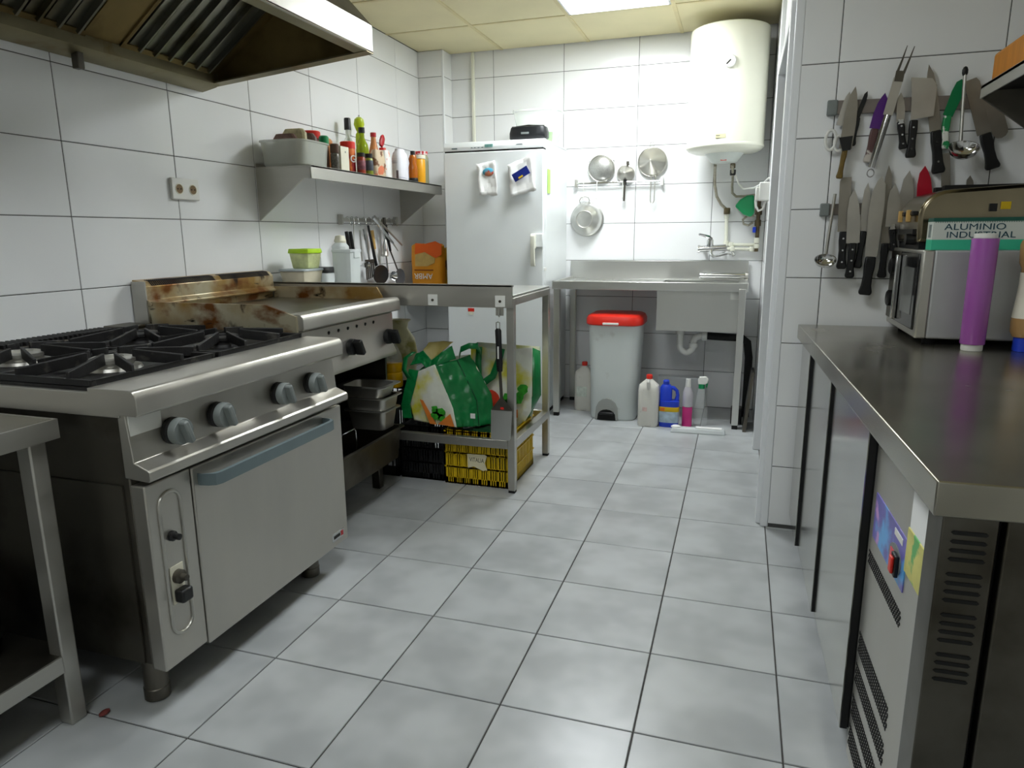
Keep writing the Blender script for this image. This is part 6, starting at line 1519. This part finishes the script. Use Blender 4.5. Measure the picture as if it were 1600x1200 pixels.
h = MB().prism(handle_poly(a, b_, 0.026, 0.027), 'y', y1 - 0.011, y1 + 0.007).build('handle', M['black'], t_, bev=0.004)
for f in (0.2, 0.5, 0.78):
    c = tuple(a[i] + (b_[i] - a[i]) * f for i in range(3))
    MB().cyl((c[0], y1 - 0.0125, c[2]), (c[0], y1 - 0.010, c[2]), 0.0032, n=10).build('rivet', M['chrome'], h)
knife('long carving knife with dark riveted handle behind the cleaver', (1.767,1.690,1.728), (1.810,1.690,1.514), (1.833,1.690,1.373), 0.036, 'chef', -1, bm=kn_dark, hw=0.034, rivets=2)
knife('bright green curved knife with white and green handle', (1.874,1.690,1.674), (1.841,1.690,1.560), (1.845,1.690,1.452), 0.036, 'butcher', 1, bm=mat('green_coating', (8, 120, 70), 0.35, var=0.1), hm=mat('green_white_handle', (30, 140, 80), 0.45, stain=[((226, 228, 220), 24, 0.5, 0.53)]), hw=0.024, curve=-0.004)
def ladle(name, label, top, bot, c, rx, rz, y, hm, tip=None):
    t = thing(name, label, 'ladle', (c[0], y, c[2] - rz))
    f = lambda p_, d=0: (p_[0], y - d, p_[2])
    MB().tube([f(top), f(tuple((top[i] + bot[i]) / 2 for i in range(3))), f(bot, 0.004), f((bot[0], 0, bot[2] - 0.008), 0.012)], 0.005, 8, rf=[0.0055, 0.0055, 0.006, 0.006]).build('handle', hm, t)
    if tip:
        MB().sphere(f(top), 0.012, 10, 0.8, 0.6, 1.4).build('handle_tip', tip, t)
    k = MB().lathe([(0.0, -1.0), (0.5, -0.86), (0.85, -0.5), (1.0, 0.0), (1.03, 0.02), (0.96, 0.03), (0.8, -0.45), (0.45, -0.76), (0.0, -0.88)], (0, 0, 0), 24)
    k.v = [(v[0] * rx + c[0], v[1] * rx * 0.9 + y - rx - 0.004, v[2] * rz * 1.25 + c[2] + rz * 0.45) for v in k.v]
    k.rot(0.65, 'X', (c[0], y - rx, c[2])).build('bowl', M['chrome'], t)
ladle('soup_ladle', 'steel ladle with dark tip hanging in the upper row', (1.871,1.665,1.693), (1.882,1.665,1.462), (1.881,1.630,1.438), 0.046, 0.030, 1.664, M['steel'], M['black'])
knife('wide butcher knife with large black plastic handle', (1.897,1.690,1.672), (1.958,1.690,1.497), (1.995,1.690,1.382), 0.046, 'square', 1, bm=kn_dark, hw=0.036, name='butcher_knife')
t_ = thing('pastry_scraper', 'grey rounded palette blade half hidden behind the right shelf', 'scraper', (2.003,1.690,1.476))
a, b_ = (1.960,1.690,1.616), (2.001,1.690,1.503)
pp = blade_poly(a, b_, 0.046, 'bar')
d = Vector((b_[0] - a[0], b_[2] - a[2])).normalized(); n = Vector((-d.y, d.x))
mid = [tuple(Vector((b_[0], b_[2])) + d * (0.023 * math.sin(PI * k / 6)) - n * (0.023 * math.cos(PI * k / 6))) for k in range(7)]
MB().prism([pp[0], pp[1]] + mid[1:-1] + [pp[2], pp[3]], 'y', YS - 0.003, YS - 0.0005).build('blade', kn_dark, t_)
# lower row
ladle('soup_ladle', 'small steel ladle at the left end of the lower strip', (1.510,1.680,1.312), (1.496,1.680,1.097), (1.492,1.650,1.074), 0.037, 0.022, 1.680, M['steel'])
knife('broad square-tipped knife, second from the left in lower row', (1.543,1.690,1.369), (1.550,1.690,1.179), (1.553,1.690,1.045), 0.040, 'square', -1, bm=kn_dark, hw=0.028, rivets=3)
knife('chef knife with riveted handle, third from the left in lower row', (1.573,1.670,1.327), (1.583,1.670,1.138), (1.581,1.670,1.014), 0.044, 'chef', 1, hw=0.026, rivets=3, off=0.012)
knife('slim boning knife with curved black handle in lower row', (1.617,1.690,1.349), (1.617,1.690,1.180), (1.606,1.690,1.048), 0.030, 'chef', 1, hw=0.022)
knife('largest curved butcher knife with thick black handle in lower row', (1.650,1.665,1.368), (1.645,1.665,1.090), (1.636,1.665,0.953), 0.048, 'butcher', -1, hw=0.036, off=0.020, name='butcher_knife')
knife('long narrow slicing knife right of the largest butcher knife', (1.677,1.690,1.406), (1.690,1.690,1.137), (1.689,1.690,1.014), 0.028, 'slim', -1, bm=kn_dark, hw=0.024)
knife('chef knife with silver bolster just left of the microwave top', (1.703,1.670,1.341), (1.705,1.670,1.195), (1.718,1.670,1.110), 0.044, 'chef', 1, hw=0.022, bolster=True, rivets=2, off=0.010)
knife('tall chef knife with silver bolster behind the microwave', (1.745,1.690,1.386), (1.742,1.690,1.186), (1.750,1.690,1.092), 0.048, 'chef', 1, hw=0.024, bolster=True, rivets=2)
knife('red bladed knife rising behind the toaster', (1.791,1.690,1.400), (1.801,1.690,1.247), (1.809,1.690,1.148), 0.048, 'chef', 1, bm=mat('red_coating', (176, 12, 40), 0.35, var=0.08), hm=M['dark_red'], hw=0.024)
knife('narrow grey blade rising behind the toaster right of the red knife', (1.847,1.690,1.438), (1.871,1.690,1.245), (1.883,1.690,1.158), 0.028, 'bar', 1, bm=kn_dark, hw=0.024)
knife('pointed dark knife tip showing above the toaster', (1.930,1.690,1.363), (1.939,1.690,1.244), (1.948,1.690,1.153), 0.026, 'slim', 1, bm=kn_dark, hw=0.022)
# scrap on the floor
s = MB().sphere((-0.262, 0.005, 0.006), 0.010, 8, 1.0, 1.6, 0.55)
tag(s.build('food_scrap', mat('red_brown_scrap', (110, 50, 46), 0.7, var=0.3, scale=60)), 'tiny dark red food scrap beside the work table leg', 'scrap')

# ------------------------------------------------------------------ groups of look-alikes
GROUPS = {'food_pan': 'steel food pans under the griddle', 'plastic_crate': 'plastic crates under the stand', 'shopping_bag': 'shopping bags under the stand',
          'food_container': 'food containers on the stand', 'spice_jar': 'spice jars on the shelf', 'flour_bag': 'printed flour bags', 'water_pipe': 'white water pipes by the sink',
          'flexible_hose': 'braided hoses under the heater', 'soup_ladle': 'ladles on the knife wall', 'small_ladle': 'small ladles on the left rail', 'skewer': 'skewers on the left rail',
          'knife_strip': 'magnetic knife strips', 'ceiling_light': 'lit ceiling panels', 'paper_note': 'papers on the refrigerator', 'fridge_magnet': 'magnets on the refrigerator',
          'vegetable_bag': 'produce bags behind the griddle', 'bleach_jug': 'white cleaner jugs under the sink', 'food_packet': 'packets in the plastic tub', 'butcher_knife': 'knives on the knife wall',
          'funnel_strainer': 'strainers on the far rail'}
for o in bpy.data.objects:
    if o.parent or not o.get('category'): continue
    base = o.name.split('.')[0]
    if base == 'kitchen_knife':
        o['group'] = 'knives on the knife wall' if o.location.x > 0 else 'knives on the left rail'
    elif base in GROUPS:
        o['group'] = GROUPS[base]
